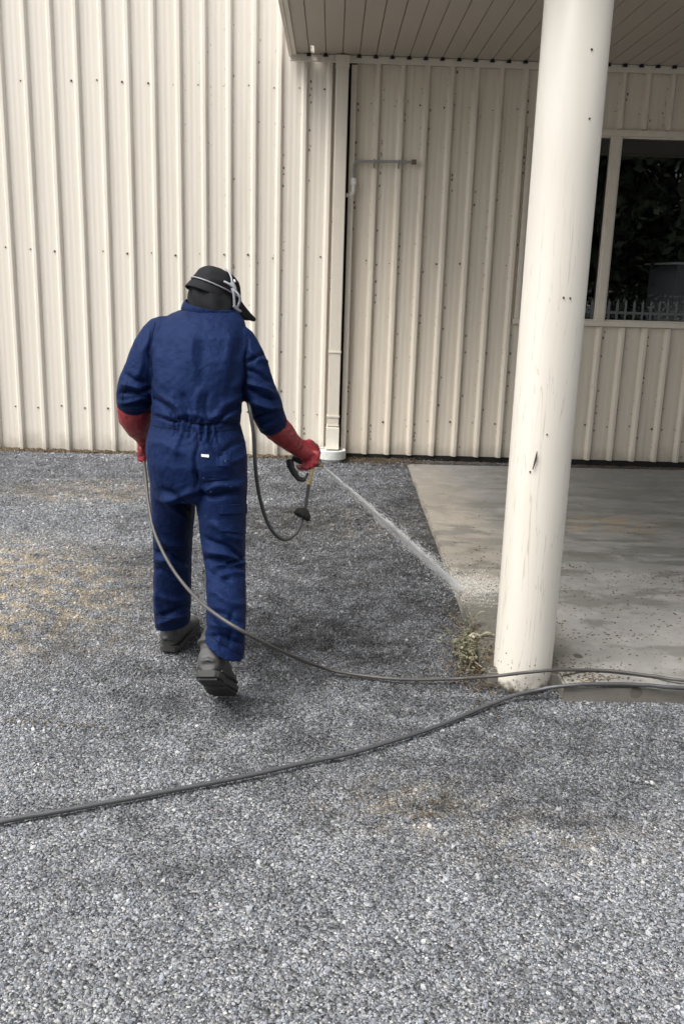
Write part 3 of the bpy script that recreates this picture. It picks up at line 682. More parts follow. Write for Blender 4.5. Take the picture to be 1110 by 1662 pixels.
litter(-.99, 2.87, .05, .02, 30, .008, .02); litter(-.82, 2.85, .04, .015, 24, .008, .02); litter(.29, 2.42, .05, .04, 36, .008, .018); litter(-1.5, 4.2, .25, .2, 120, .006, .016)
tag(lit.obj('leaf_litter', M['litter'], fix=False), kind='stuff')
soil = MB()
for _ in range(3200):
    x = rng.uniform(-4.2, .62); y = 7.705 - abs(rng.normal()) * .024 - (.05 * abs(rng.normal()) if x > .1 else 0)
    grit(soil, (x, y, .0 + max(0, (y - 7.66)) * .35), rng.uniform(.006, .024))
tag(soil.obj('soil_crumbs', M['litter']), kind='stuff')

weed = empty('weed', (.60, 3.58, 0), 'small straggly green weed growing along the slab edge beside the pillar', 'weed')
lv = MB(); stem = MB()
for _ in range(66):
    x = .605 + rng.normal() * .030; y = 3.58 + rng.normal() * .12; hgt = rng.uniform(.015, .105); lean = Vector((rng.normal() * .03, rng.normal() * .03, hgt))
    b = Vector((x, y, 0)); stem.tube([b, b + lean * .6, b + lean], [.0016, .0013, .0008], 5)
    for k in range(rng.integers(3, 7)):
        a = rng.uniform(0, 6.28); leaf_faces(lv, b + lean * rng.uniform(.4, 1), (math.cos(a), math.sin(a), rng.uniform(-.1, .5)), (0, 0, 1), rng.uniform(.012, .030), rng.uniform(.005, .011), rng.uniform(0, .5))
stem.obj('stem', M['weed'], weed); lv.obj('leaves', M['weed'], weed, fix=False)
bl = MB()
for pts in ([(.640, 3.72, .02), (.650, 3.74, .075), (.672, 3.75, .115), (.700, 3.75, .125)], [(.635, 3.70, .02), (.638, 3.72, .06), (.648, 3.73, .10)], [(.66, 3.62, .062), (.69, 3.62, .078), (.72, 3.61, .070)]):
    pts = smooth_path(pts, 4); b0 = len(bl.v); N = len(pts)
    for i, p in enumerate(pts):
        t = i / (N - 1); ww = .010 * math.sin(math.pi * min(1, .12 + t * .86)) + .001
        bl.v += [(p.x - ww * .3, p.y - ww, p.z), tuple(p + Vector((0, 0, -.002))), (p.x + ww * .3, p.y + ww, p.z)]
    for i in range(N - 1):
        for j in range(2): k = b0 + i * 3 + j; bl.f.append((k, k + 1, k + 4, k + 3))
bl.obj('blade', m_leaf('blade_green', (.15, .16, .09), (.27, .27, .18)), weed, fix=False)
pl = MB(); leaf_faces(pl, (.612, 3.62, .060), (1, .05, .05), (-.2, -.8, .6), .055, .026, .15); pl.obj('pale_leaf', M['paleleaf'], weed, fix=False)
tw = MB(); a = G(747, 1060, .02); b = G(782, 1083, .025); tw.tube([a + Vector((-.01, .03, 0)), a, a.lerp(b, .5) + Vector((0, 0, .004)), b], [.002, .0026, .0024, .0018], 6)
tag(tw.obj('dry_twig', M['straw'], smooth=True), 'thin pale dry twig lying on the gravel beside the weed', 'twig')

# ================================================================== hoses
def hose(name, pts, r, mat, label, sub=10):
    pts = smooth_path(pts, sub); pts = [p + Vector((noise.noise((i * .11, r * 900, 0)), noise.noise((i * .11, r * 900, 9)), 0)) * .006 * (1 if p.z < .1 else .3) for i, p in enumerate(pts)]
    o = MB().tube(pts, r, 10).obj(name, mat, smooth=True); return tag(o, label, 'hose')
gr = lambda x, y: G(x, y, .014)
hose('supply_hose', [G(-260, 1395, .014), G(-120, 1362, .014), gr(0, 1335), gr(100, 1316), gr(200, 1298), gr(300, 1279), gr(400, 1259), gr(500, 1238), gr(600, 1213), gr(700, 1182), gr(760, 1158), G(820, 1134, .018), G(866, 1121, .034), G(905, 1114, .058), G(950, 1111, .0715), G(1000, 1110.5, .0715), G(1050, 1112, .0715), G(1110, 1117, .0715), G(1300, 1122, .0715)],
     .0079, M['hose_black'], 'thick dark hose crossing the foreground gravel and passing the foot of the pillar')
hose('pressure_hose', [P(233, 741, 3.53), P(237, 775, 3.44), P(241, 815, 3.36), P(250, 860, 3.28), P(270, 905, 3.20), P(300, 950, 3.12), P(345, 993, 2.94), P(400, 1028, 2.88), P(455, 1056, 3.02), P(515, 1081, 3.28), G(560, 1092, .016), G(640, 1102, .016), G(700, 1103, .016), G(750, 1101, .022), P(800, 1097, 3.185), P(848, 1092, 3.176), P(893, 1088, 3.185), G(940, 1087, .072), G(1000, 1090, .071), G(1060, 1097, .071), G(1110, 1104, .080), G(1300, 1113, .090)],
     .0064, M['hose_grey'], 'thin grey hose running from the left glove behind the worker to the pillar foot')

# ================================================================== the worker
man = empty('person', (-.46, 3.32, 0), 'person in navy coveralls, black flap hat and red gloves walking away and hosing the slab', 'person')
def ell(cx, cy, z, rx, ry, n=28, ex=2.3, front=None):
    pts = []
    for k in range(n):
        a = 2 * math.pi * k / n; c, s = math.cos(a), math.sin(a)
        pts.append((cx + rx * math.copysign(abs(c) ** (2 / ex), c), cy + ry * math.copysign(abs(s) ** (2 / ex), s), z))
    return pts
def section(py, xl, xr, Y, dep, tilt=0.0, tx=0.0):
    """horizontal body section whose left and right outlines are seen at xl and xr"""
    a = P(xl, py, Y); b = P(xr, py, Y); c = (a + b) / 2
    r = ell(c.x, c.y, c.z, (b - a).length / 2, dep)
    if tilt or tx: r = [(x, y, z - tilt * (y - c.y) - tx * (x - c.x)) for x, y, z in r]
    return r
bod = MB()
bod.rings([section(*s) for s in ((497, 322, 374, 3.53, .045), (503, 298, 386, 3.515, .075), (509, 280, 392, 3.50, .102), (520, 262, 398, 3.475, .118), (545, 252, 402, 3.44, .138), (580, 246, 402, 3.41, .15), (620, 245, 398, 3.38, .15), (655, 248, 393, 3.36, .148), (676, 247, 391, 3.345, .145), (687, 246, 390, 3.34, .142), (700, 242, 394, 3.33, .148), (720, 238, 399, 3.315, .155), (748, 240, 402, 3.30, .160), (780, 245, 402, 3.295, .152), (806, 251, 399, 3.29, .130))])
bod.rings([section(*s) for s in ((772, 245, 322, 3.31, .115), (800, 246, 319, 3.325, .115), (830, 248, 316, 3.345, .108), (870, 250, 313, 3.375, .098), (905, 250, 311, 3.40, .090), (935, 250, 311, 3.425, .088), (980, 250, 310, 3.455, .086), (1005, 252, 309, 3.475, .085), (1013, 253, 308, 3.48, .083, 0, -.12))])
bod.rings([section(*s) for s in ((772, 312, 402, 3.275, .125), (800, 317, 401, 3.265, .125), (830, 321, 400, 3.25, .118), (870, 326, 399, 3.225, .108), (905, 331, 398, 3.20, .100), (935, 335, 399, 3.14, .094), (980, 336, 400, 3.075, .090), (1010, 335, 399, 3.03, .090), (1049, 333, 397, 2.985, .092, -.10, .52))])
def limb(seq):
    pts = [P(x, y, Y) for x, y, r, Y in seq]; rs = [r / 1490 * (P(x, y, Y) - Vector((0, 0, CAM_H))).length for x, y, r, Y in seq]
    bod.tube(smooth_path(pts, 4), [rs[0]] + list(np.interp(np.linspace(0, len(rs) - 1, (len(rs) - 1) * 4 + 1), range(len(rs)), rs))[1:], 22)
limb([(290, 540, 22, 3.45), (264, 545, 31, 3.44), (246, 572, 32, 3.41), (231, 603, 28.5, 3.385), (219.5, 632, 28.5, 3.375), (219, 648, 28, 3.39), (220, 660, 26.5, 3.405)])
limb([(365, 545, 24, 3.45), (388, 558, 29, 3.44), (405, 590, 28.5, 3.41), (417, 624, 27.5, 3.39), (428, 650, 27.5, 3.39), (436, 672, 26.5, 3.42), (444, 692, 24, 3.45)])
body = remesh(bod, .0052, 9, .5, 'coveralls')

# cloth folds: each is a ridge (+) or crease (-) along a short line, in the plane of the back
co = get_co(body); no = get_no(body); px = project_np(co)
view = (np.array([0, 0, CAM_H]) - co); view /= np.linalg.norm(view, axis=1, keepdims=True); facing = np.clip((no * view).sum(1) * 2.5, 0, 1)
disp = np.zeros(len(co))
def fold(x0, y0, x1, y1, amp, wd):
    a = np.array([x0, y0]); d = np.array([x1 - x0, y1 - y0], float); L = np.hypot(*d); d /= L
    q = px - a; t = q @ d; s = q @ np.array([-d[1], d[0]]); s = s + 2.2 * np.sin(t * .11 + x0)
    end = np.clip(np.minimum(t + 8, L + 8 - t) / (.35 * L), 0, 1)
    disp[:] += 2.4 * amp * .001 * np.exp(-(s / wd) ** 2) * end * end * (3 - 2 * end) * facing
R_ = random.Random(11)
for i in range(16):                                       # gathers of the elastic waist
    x = 282 + i * 4.6 + R_.uniform(-1, 1); fold(x, 674 + (i * 1.2), x + R_.uniform(-3, 3), 704 + i * .7, R_.choice([3.2, -3.6, 4.0, -3.0]), 1.9)
for x0, y0, x1, y1, a, w_ in (
    (246, 676, 290, 683, -5, 2.2), (290, 683, 346, 690, -4, 2.2), (346, 690, 392, 686, -5, 2.2),   # waist seam
    (246, 671, 392, 679, 3, 5), (250, 645, 285, 676, -5, 4), (254, 632, 300, 672, 4, 5), (392, 652, 352, 684, -5, 4), (396, 634, 345, 678, 4, 6), (392, 665, 356, 688, 4, 4),
    (300, 640, 306, 676, -3, 5), (322, 630, 318, 680, 3, 6), (335, 640, 338, 682, -3, 4), (280, 640, 294, 676, 3, 4),
    (244, 520, 246, 650, -5, 2.6), (402, 545, 394, 650, -5, 2.6),                                   # armhole seams
    (398, 560, 382, 640, 4, 7), (252, 560, 262, 640, 4, 8), (290, 520, 275, 600, -3.5, 11), (330, 530, 326, 640, -3, 14), (375, 530, 365, 620, 4, 10), (308, 540, 318, 620, 3, 10),
    (196, 640, 242, 632, -6, 3.5), (192, 652, 244, 648, 5, 3), (200, 622, 240, 640, 5, 4), (204, 608, 236, 622, -4, 4), (236, 560, 222, 615, 3, 5), (190, 660, 246, 662, 4, 3),
    (402, 600, 440, 618, -5, 3.5), (400, 618, 444, 640, 5, 4), (404, 634, 450, 650, -6, 3.5), (410, 655, 452, 662, 6, 4), (412, 676, 456, 668, -5, 3), (405, 570, 436, 590, 4, 4), (400, 585, 430, 575, -4, 3), (424, 694, 456, 680, 4, 3),
    (320, 700, 318, 800, -4, 2.2), (318, 760, 330, 815, -6, 4), (318, 800, 262, 812, 5, 5), (322, 806, 396, 800, -6, 4), (325, 795, 398, 785, 5, 6), (262, 790, 316, 830, -5, 5), (258, 800, 312, 850, 4, 6),
    (330, 870, 398, 905, -6, 4), (330, 890, 396, 912, 6, 5), (332, 905, 392, 920, -7, 4), (345, 922, 398, 912, 6, 5), (336, 925, 372, 945, -4, 4), (350, 935, 398, 930, 4, 4), (340, 850, 395, 880, 4, 6), (396, 905, 372, 914, -6, 3),
    (250, 893, 300, 912, -6, 4), (250, 905, 308, 922, 6, 5), (252, 880, 308, 890, 5, 6), (252, 925, 290, 935, -4, 4), (256, 900, 306, 890, -4, 4),
    (254, 1000, 306, 985, -5, 4), (256, 1010, 305, 1000, 5, 4), (260, 970, 306, 975, 3, 5), (254, 960, 262, 1010, 4, 4),
    (338, 990, 394, 1010, -5, 5), (336, 1010, 398, 1028, 6, 5), (338, 1030, 396, 1042, -6, 4), (345, 1000, 360, 1045, 4, 5), (340, 960, 396, 985, 4, 7), (380, 990, 372, 1050, -4, 5),
    (244, 715, 300, 735, 3, 6), (398, 712, 350, 742, -4, 5), (402, 735, 356, 760, 4, 6), (290, 700, 285, 745, 3, 5), (342, 705, 352, 735, -3, 4)):
    fold(x0, y0, x1, y1, a, w_)
for i in range(len(co)):
    c = co[i]; disp[i] += -.0024 * abs(noise.noise((c[0] * 9, c[1] * 9, c[2] * 6))) + .0018 * noise.noise((c[0] * 26 + c[2] * 9, c[1] * 26, c[2] * 22)) + .0012 * noise.noise((c[0] * 60, c[1] * 60, c[2] * 50))
set_co(body, co + no * disp[:, None])
cov = link('coveralls', body, man, M['cloth'])
bvh = BVHTree.FromPolygons([v.co.copy() for v in body.vertices], [tuple(p.vertices) for p in body.polygons])
def on_body(x, y):
    o = Vector((0, 0, CAM_H)); d = ray(x, y).normalized(); h, nrm, i, dist = bvh.ray_cast(o, d)
    return (h, nrm) if h else (None, None)
def patch(name, corners, mat, off=.004, nu=9, nv=7, parent=None):
    """a piece of cloth sewn on: follows the body surface, with its own thickness"""
    a, b, c, d = [Vector(q) for q in corners]; top = []
    for j in range(nv):
        for i in range(nu):
            u, v = i / (nu - 1), j / (nv - 1); q = a.lerp(b, u).lerp(d.lerp(c, u), v); h, nr = on_body(q.x, q.y)
            if h is None: h = top[-1][0]; nr = top[-1][1]
            top.append((h, nr))
    m = MB(); N = nu * nv
    m.v = [tuple(h + n_ * off) for h, n_ in top] + [tuple(h - n_ * .004) for h, n_ in top]
    for j in range(nv - 1):
        for i in range(nu - 1):
            k = j * nu + i; m.f += [(k, k + 1, k + 1 + nu, k + nu), (N + k, N + k + nu, N + k + 1 + nu, N + k + 1)]
    for i in range(nu - 1):
        k = i; m.f.append((k, N + k, N + k + 1, k + 1)); k = (nv - 1) * nu + i; m.f.append((k, k + 1, N + k + 1, N + k))
    for j in range(nv - 1):
        k = j * nu; m.f.append((k, k + nu, N + k + nu, N + k)); k = j * nu + nu - 1; m.f.append((k, N + k, N + k + nu, k + nu))
    return m.obj(name, mat, parent or cov, smooth=False)
patch('back_pocket', ((326, 735), (374, 732), (372, 778), (330, 780)), M['cloth'])
patch('cargo_pocket', ((356, 822), (397, 820), (397, 866), (358, 862)), M['cloth'], .006)
patch('pocket_flap', ((354, 820), (397, 817), (397, 833), (355, 834)), M['cloth'], .011, 7, 4)
patch('label_tag', ((327, 737), (339, 738.5), (339, 743), (327, 741.5)), M['label'], .0075, 4, 3)
M['thread'] = plain('navy_seam', (.0022, .005, .022), .8, spec=.2)
for line in ([(252, 523), (247, 550), (246, 590), (249, 625), (251, 648)], [(400, 548), (403, 575), (398, 610), (394, 645)],
             [(249, 677), (280, 681), (320, 686), (360, 685), (390, 682)], [(250, 691), (285, 696), (320, 700), (360, 699), (390, 695)],
             [(319, 702), (319, 735), (318, 770), (319, 800)], [(330, 735), (352, 733.5), (373, 732)],
             [(207, 620), (200, 640), (199, 655)], [(430, 610), (438, 640), (448, 665)], [(336, 1028), (352, 1040), (372, 1052), (392, 1062)], [(255, 1002), (280, 1004), (305, 1000)]):
    pts = []
    for q in smooth_path([Vector((x, y, 0)) for x, y in line], 7):
        h, nr = on_body(q.x, q.y)
        if h is not None: pts.append(h + nr * .0004)
    if len(pts) > 4: MB().tube(pts, .0019, 6).obj('seam', M['thread'], cov, smooth=True)
# collar standing round the neck
rings = []
for py, xl, xr, Y, dep in ((510, 297, 386, 3.512, .078), (501, 294, 388, 3.510, .086), (494, 296, 388, 3.510, .092), (488, 300, 386, 3.514, .092)):
    a = P(xl, py - 1, Y); b = P(xr, py + 14, Y); c = (a + b) / 2; rx = (b.x - a.x) / 2; sl = (b.z - a.z) / (b.x - a.x)
    rings.append([(x, y, c.z + sl * (x - c.x) + .15 * (y - c.y)) for x, y, z in ell(c.x, c.y, 0, rx, dep, 32, 2.0)])
mb = MB(); mb.rings(rings, cap=False); inner = [[(r[k][0] * .95 + .05 * sum(p[0] for p in r) / 32, r[k][1] * .95 + .05 * sum(p[1] for p in r) / 32, r[k][2]) for k in range(32)] for r in rings]
mb.rings([rings[-1]] + list(reversed(inner)), cap=False); mb.obj('collar', M['cloth'], cov, smooth=True)

# --- head, turned to the right and bowed
HC = P(350, 476, 3.56)
fd = Vector((.80, .50, -.42)).normalized(); hr = fd.cross(Vector((0, 0, 1))).normalized(); hu = hr.cross(fd).normalized()
def H(f, r, u): return HC + fd * f + hr * r + hu * u
def sph(m, c, rf, rr, ru, n=16, k=10):
    rings = []
    for i in range(k + 1):
        q = -math.pi / 2 + math.pi * i / k; cs = max(math.cos(q), .02)
        rings.append([c + fd * rf * cs * math.cos(a) + hr * rr * cs * math.sin(a) + hu * ru * math.sin(q) for a in [2 * math.pi * j / n for j in range(n)]])
    m.rings(rings)
hd = MB(); sph(hd, H(-.004, 0, .0), .086, .068, .074); sph(hd, H(.035, 0, -.065), .058, .050, .055); sph(hd, H(.088, 0, -.025), .022, .014, .024)
hd.capsule(H(-.02, 0, -.03), P(350, 505, 3.51), .052, .056)
sph(hd, H(.082, .030, .008), .012, .022, .012); sph(hd, H(.082, -.030, .008), .012, .022, .012); sph(hd, H(.078, 0, -.075), .012, .024, .010)
sph(hd, H(0, .072, -.01), .018, .008, .03); sph(hd, H(0, -.072, -.01), .018, .008, .03)
head = link('head', remesh(hd, .006, 3, .5, 'head'), man, M['skin'])
for s in (-1, 1):
    e = MB(); sph(e, H(.086, .031 * s, .008), .008, .011, .008, 10, 6); e.obj('eye', M['blackplastic'], head, smooth=True)
# hat crown, band ridge, peak and neck flap
hat = MB()
rings = []
for i in range(9):
    q = math.pi / 2 * i / 8; cs = max(math.cos(q) ** .8, .03)
    rings.append([H(-.004, 0, .012) + fd * .100 * cs * math.cos(a) + hr * .082 * cs * math.sin(a) + hu * (.080 * math.sin(q)) for a in [2 * math.pi * j / 28 for j in range(28)]])
hat.rings(rings)
hat_me = remesh(hat, .005, 4, .5, 'hat'); c2 = get_co(hat_me); n2 = get_no(hat_me)
set_co(hat_me, c2 + n2 * np.array([.004 * noise.noise((p[0] * 30, p[1] * 30, p[2] * 45)) for p in c2])[:, None])
hatO = link('hat', hat_me, man, M['hat'])
band = MB(); N = 40
band.tube([H(-.004, 0, .016) + fd * .1015 * math.cos(a) + hr * .0845 * math.sin(a) for a in [2 * math.pi * j / N for j in range(N + 1)]], .0032, 8); band.obj('band', M['rubbergrey'], hatO, smooth=True)
pk_ = MB(); rows = []
for j in range(11):
    a = math.radians(-62 + 124 * j / 10); row = []
    for t in (0, .35, .7, 1.0):
        ext = .095 * math.cos(a * .85) ** .7 * t
        row.append(H(-.004, 0, .016) + fd * ((.100) * math.cos(a) + ext) + hr * (.085 * math.sin(a) * (1 - .1 * t)) + hu * (-.030 * t - .035 * t * t * 0 - .03 * abs(math.sin(a)) * t))
    rows.append(row)
nv = 4; v_up = [p for r in rows for p in r]; v_dn = [p - hu * .007 for p in v_up]; Np = len(v_up); pk_.v = [tuple(p) for p in v_up + v_dn]
for j in range(10):
    for i in range(3): k = j * nv + i; pk_.f += [(k, k + 1, k + 1 + nv, k + nv), (Np + k, Np + k + nv, Np + k + 1 + nv, Np + k + 1)]
    k = j * nv; pk_.f.append((k, k + nv, Np + k + nv, Np + k)); k = j * nv + 3; pk_.f.append((k, Np + k, Np + k + nv, k + nv))
for i in range(3): pk_.f.append((i, Np + i, Np + i + 1, i + 1)); k = 10 * nv + i; pk_.f.append((k, k + 1, Np + k + 1, Np + k))
pk_.obj('peak', M['hat'], hatO, smooth=True)
# back brim roll of the hat
br = MB(); rows = []
for j in range(15):
    a = math.radians(62 + 236 * j / 14); row = []
    s_ = math.sin(math.pi * j / 14)
    for t in (0, .5, 1.0):
        row.append(H(-.004, 0, .012) + fd * (.099 + .013 * s_ * t) * math.cos(a) + hr * (.083 + .013 * s_ * t) * math.sin(a) + hu * (-.030 * t))
    rows.append(row)
v_up = [p for r in rows for p in r]; Np = len(v_up); br.v = [tuple(p) for p in v_up + [p - hu * .006 for p in v_up]]
for j in range(14):
    for i in range(2): k = j * 3 + i; br.f += [(k, k + 1, k + 4, k + 3), (Np + k, Np + k + 3, Np + k + 4, Np + k + 1)]
    k = j * 3 + 2; br.f.append((k, Np + k, Np + k + 3, k + 3))
br.obj('brim', M['hat'], hatO, smooth=True)
fl = MB(); rings = []
neck_c = P(346, 505, 3.52)
for t in np.linspace(0, 1, 12):
    ring = []
    for j in range(30):
        a = math.radians(70 + 220 * j / 29)
        top = H(-.004, 0, .006) + fd * .097 * math.cos(a) + hr * .081 * math.sin(a)
        dirv = Vector((top.x - HC.x, top.y - HC.y, 0)); dirv.normalize()
        bot = neck_c + Vector((dirv.x * .084, dirv.y * .075, -.012 - .16 * dirv.x * .084))
        p = top.lerp(bot, t); wob = .0060 * math.sin(j * 1.05 + t * 3.2) * math.sin(math.pi * t) + .010 * noise.noise((p.x * 22, p.y * 22, p.z * 26)) * t
        ring.append(p + dirv * (wob + .006 * math.sin(math.pi * t)))
    rings.append(ring)
fl.rings(rings, cap=False, close=False); flo = fl.obj('neck_flap', M['hat'], hatO, smooth=True); sol = flo.modifiers.new('thick', 'SOLIDIFY'); sol.thickness = .004; sol.offset = -1
# respirator harness: straps over the hat and a cup in front of the face
def strap(pts, r, mat=None, nm='strap'): return MB().tube(smooth_path(pts, 6), r, 8).obj(nm, mat or M['strap'], resp, smooth=True)
resp = sph_mb = None
rm = MB(); sph(rm, H(.118, .0, -.055), .030, .036, .036); resp = rm.obj('respirator', M['rubbergrey'], man, smooth=True)
strap([P(366, 436, 3.545), P(372, 442, 3.515), P(376, 452, 3.490), P(377, 463, 3.477)], .0035)
strap([P(376, 459, 3.478), P(380, 466, 3.472), P(382, 474, 3.468)], .0085, M['rubbergrey'])
strap([P(364, 457, 3.478), P(372, 461, 3.470), P(378, 466, 3.468)], .0045, M['rubbergrey'])
strap([P(377, 468, 3.466), P(380, 480, 3.462), P(381, 500, 3.462)], .0048)
strap([P(379, 470, 3.466), P(387, 478, 3.462), P(390, 487, 3.464), P(385, 500, 3.470)], .0048)
strap([P(379, 496, 3.462), P(385, 502, 3.466), P(391, 506, 3.474)], .0060, M['rubbergrey'], 'filter_clip')
MB().capsule(P(380.5, 455, 3.470), P(381.5, 457, 3.470), .0035, .0035, 8).obj('buckle', M['label'], resp, smooth=True)

# --- gloves: gauntlet, palm, four fingers and a thumb in one skin
def pr(x, y, r, Y): return r / 1490 * (P(x, y, Y) - Vector((0, 0, CAM_H))).length
def glove(gaunt, palm, fingers):
    m = MB(); pts = [P(x, y, Y) for x, y, r, Y in gaunt]; rs = [pr(*g) for g in gaunt]; k = 4
    m.tube(smooth_path(pts, k), list(np.interp(np.linspace(0, len(rs) - 1, (len(rs) - 1) * k + 1), range(len(rs)), rs)), 20)
    for a, b, ra, rb in palm: m.capsule(a, b, ra, rb)
    for ch in fingers:
        for i in range(len(ch) - 1): m.capsule(ch[i][0], ch[i + 1][0], ch[i][1], ch[i + 1][1], 10)
    me = remesh(m, .0042, 3, .5, 'glove'); c = get_co(me); n_ = get_no(me)
    set_co(me, c + n_ * np.array([.0022 * noise.noise((p[0] * 45, p[1] * 45, p[2] * 45)) + .0012 * noise.noise((p[0] * 90, p[1] * 90, p[2] * 90)) for p in c])[:, None]); return link('glove', me, man, M['glove'])
# right: fist closed round the gun's grip, knuckles up and to the right
rp = lambda x, y, Y: P(x, y, Y)
fing = []
for i, (kx, ky, mx, my, tx, ty, r) in enumerate(((516, 736, 513, 752, 501, 758, .0105), (510, 741, 506, 757, 494, 760, .0112), (503, 745, 498, 760, 487, 760, .0108), (497, 747, 492, 759, 483, 757, .0098))):
    Y = 3.555 + i * .006
    fing.append([(P(493 + i * -2, 733 + i * 2, 3.555 + i * .004), .012), (P(kx, ky, Y - .012), r * 1.08), (P(mx, my, Y - .022), r), (P(tx, ty, Y + .012), r * .9)])
fing.append([(P(486, 722, 3.56), .013), (P(502, 717, 3.575), .0125), (P(513, 724, 3.595), .0115), (P(517, 735, 3.605), .0105)])
glove([(438, 682, 22, 3.435), (446, 691, 22.5, 3.455), (460, 705, 20, 3.485), (472, 717, 16.5, 3.515), (480, 724, 15, 3.535)],
      [(P(478, 723, 3.535), P(497, 735, 3.56), .034, .034), (P(488, 722, 3.55), P(506, 735, 3.565), .024, .026)], fing)
# left: half hidden by the hip, holding the hose
fing = []
for i in range(4):
    y = 726 + i * 5.5; fing.append([(P(238, y - 3, 3.55), .011), (P(229, y, 3.535), .0105), (P(227, y + 3, 3.515), .010), (P(235, y + 5, 3.508), .009)])
fing.append([(P(235, 716, 3.53), .012), (P(228, 722, 3.515), .011), (P(231, 732, 3.50), .0105)])
glove([(220, 652, 25, 3.40), (219.5, 662, 28, 3.41), (221, 678, 26.5, 3.435), (225, 692, 21.5, 3.465), (231, 705, 14.5, 3.50), (235, 714, 12.5, 3.52)],
      [(P(234, 712, 3.525), P(238, 734, 3.55), .025, .026)], fing)
# --- boots
def boot(heel, fwd, up, L=.285, shaft=None, k=1.0):
    u = Vector(fwd).normalized(); n_ = (Vector(up) - u * Vector(up).dot(u)).normalized(); s = u.cross(n_).normalized(); o = Vector(heel)
    K = k; B = lambda a, b, c: o + u * a * (K * .5 + .5) + s * b * K + n_ * c * K
    m = MB(); rings = []
    for a, hw, z0, z1 in ((0.0, .024, .022, .075), (.012, .035, .020, .105), (.05, .041, .018, .125), (.09, .041, .018, .125), (.125, .042, .018, .105), (.165, .046, .018, .080), (.21, .049, .018, .066), (.25, .045, .018, .060), (.278, .030, .020, .050), (.288, .014, .024, .040)):
        rings.append([B(a, hw * math.copysign(abs(math.cos(q)) ** .75, math.cos(q)), (z0 + z1) / 2 + (z1 - z0) / 2 * math.copysign(abs(math.sin(q)) ** .8, math.sin(q))) for q in [2 * math.pi * k / 18 for k in range(18)]])
    m.rings(rings); ank = B(.062, 0, .10); m.tube([ank, B(.060, 0, .14), shaft if shaft is not None else B(.055, 0, .20)], [.046, .047, .050], 18)
    # rolled ankle cuff and heel counter give the boot its lines
    m.tube([B(.06 + .046 * math.cos(q), .046 * math.sin(q), .128) for q in [2 * math.pi * k / 20 for k in range(21)]], .0075, 8)
    m.tube([B(-.003, -.020, .055), B(-.006, 0, .06), B(-.003, .020, .055)], .006, 8)
    up_o = link('boot', remesh(m, .005, 3, .45, 'boot'), man, M['boot'])
    sl = MB(); outline = []
    for a, hw in ((-.004, .022), (.008, .033), (.03, .038), (.07, .038), (.10, .035), (.14, .041), (.19, .049), (.235, .049), (.27, .037), (.292, .016)): outline.append((a, hw))
    def ring(z, g=0): return [B(a, hw + g, z) for a, hw in outline] + [B(a, -hw - g, z) for a, hw in reversed(outline)]
    sl.rings([ring(.008), ring(.010, .002), ring(.024, .003), ring(.028, -.002)]); sl.obj('sole', M['sole'], up_o)
    tr = MB()
    for k in range(13):
        a = .008 + k * .021
        if .088 < a < .118: continue
        hw = float(np.interp(a, [q[0] for q in outline], [q[1] for q in outline])) - .004
        tr.rings([[B(a, -hw, 0), B(a + .013, -hw, 0), B(a + .013, hw, 0), B(a, hw, 0)], [B(a, -hw, .0078), B(a + .013, -hw, .0078), B(a + .013, hw, .0078), B(a, hw, .0078)]])
    tr.obj('tread', M['sole'], up_o)
    seam = MB(); seam.tube([B(.02, .040, .03), B(.09, .044, .035), B(.16, .050, .036), B(.23, .049, .036)], .003, 6); seam.tube([B(.02, -.040, .03), B(.09, -.044, .035), B(.16, -.050, .036), B(.23, -.049, .036)], .003, 6); seam.obj('welt', M['sole'], up_o)
hl = G(274, 1060, .004); boot(hl, (.16, 1, 0), (0, 0, 1), shaft=P(280, 1000, 3.50), k=1.12)
toe = G(365, 1129, .012); u_ = Vector((.12, .80, -.60)).normalized(); boot(toe - u_ * .285 + Vector((0, -.008, .002)), u_, (0, .6, .8), .285, shaft=P(357, 1022, 3.0), k=1.12)

# ================================================================== spray gun held in the right glove
gun = empty('spray_gun', tuple(P(500, 750, 3.56)), 'black and brass pressure washer gun gripped in the right red glove', 'spray gun')
MB().tube([P(474, 742, 3.575), P(486, 747, 3.58), P(505, 752, 3.58), P(517, 754, 3.58)], [.012, .0145, .014, .010], 12).obj('gun_body', M['blackplastic'], gun, smooth=True)
MB().tube(smooth_path([P(470, 745, 3.545), P(472, 757, 3.54), P(478, 768, 3.535), P(486, 778, 3.53), P(494, 778, 3.535), P(500, 768, 3.545)], 5), [.0155] * 6 + [.0130] * 6 + [.0105] * 4 + [.0075] * 5 + [.0055] * 5, 10).obj('trigger_guard', M['blackplastic'], gun, smooth=True)
MB().tube([P(508.5, 748, 3.56), P(508.3, 752, 3.558), P(508, 753, 3.556), P(507.5, 757, 3.554), P(507, 758, 3.553)], [.0085, .0085, .006, .006, .0085], 12).obj('swivel', M['brass'], gun)
MB().tube([P(507, 757, 3.553), P(506.8, 759, 3.552), P(506.6, 760, 3.552), P(505, 771, 3.549), P(504.6, 772, 3.549), P(503, 780, 3.546), P(502.8, 781, 3.546), P(501.6, 786, 3.545), P(501.3, 787, 3.545)], [.0095, .0095, .0075, .0085, .0075, .0065, .0105, .0105, .006], 12).obj('coupler', M['brass'], gun)
MB().tube([P(517, 754, 3.58), P(520, 755, 3.58), P(521, 755.5, 3.58), P(525, 758, 3.58)], [.0085, .0085, .006, .0045], 10).obj('nozzle', M['brass'], gun, smooth=False)
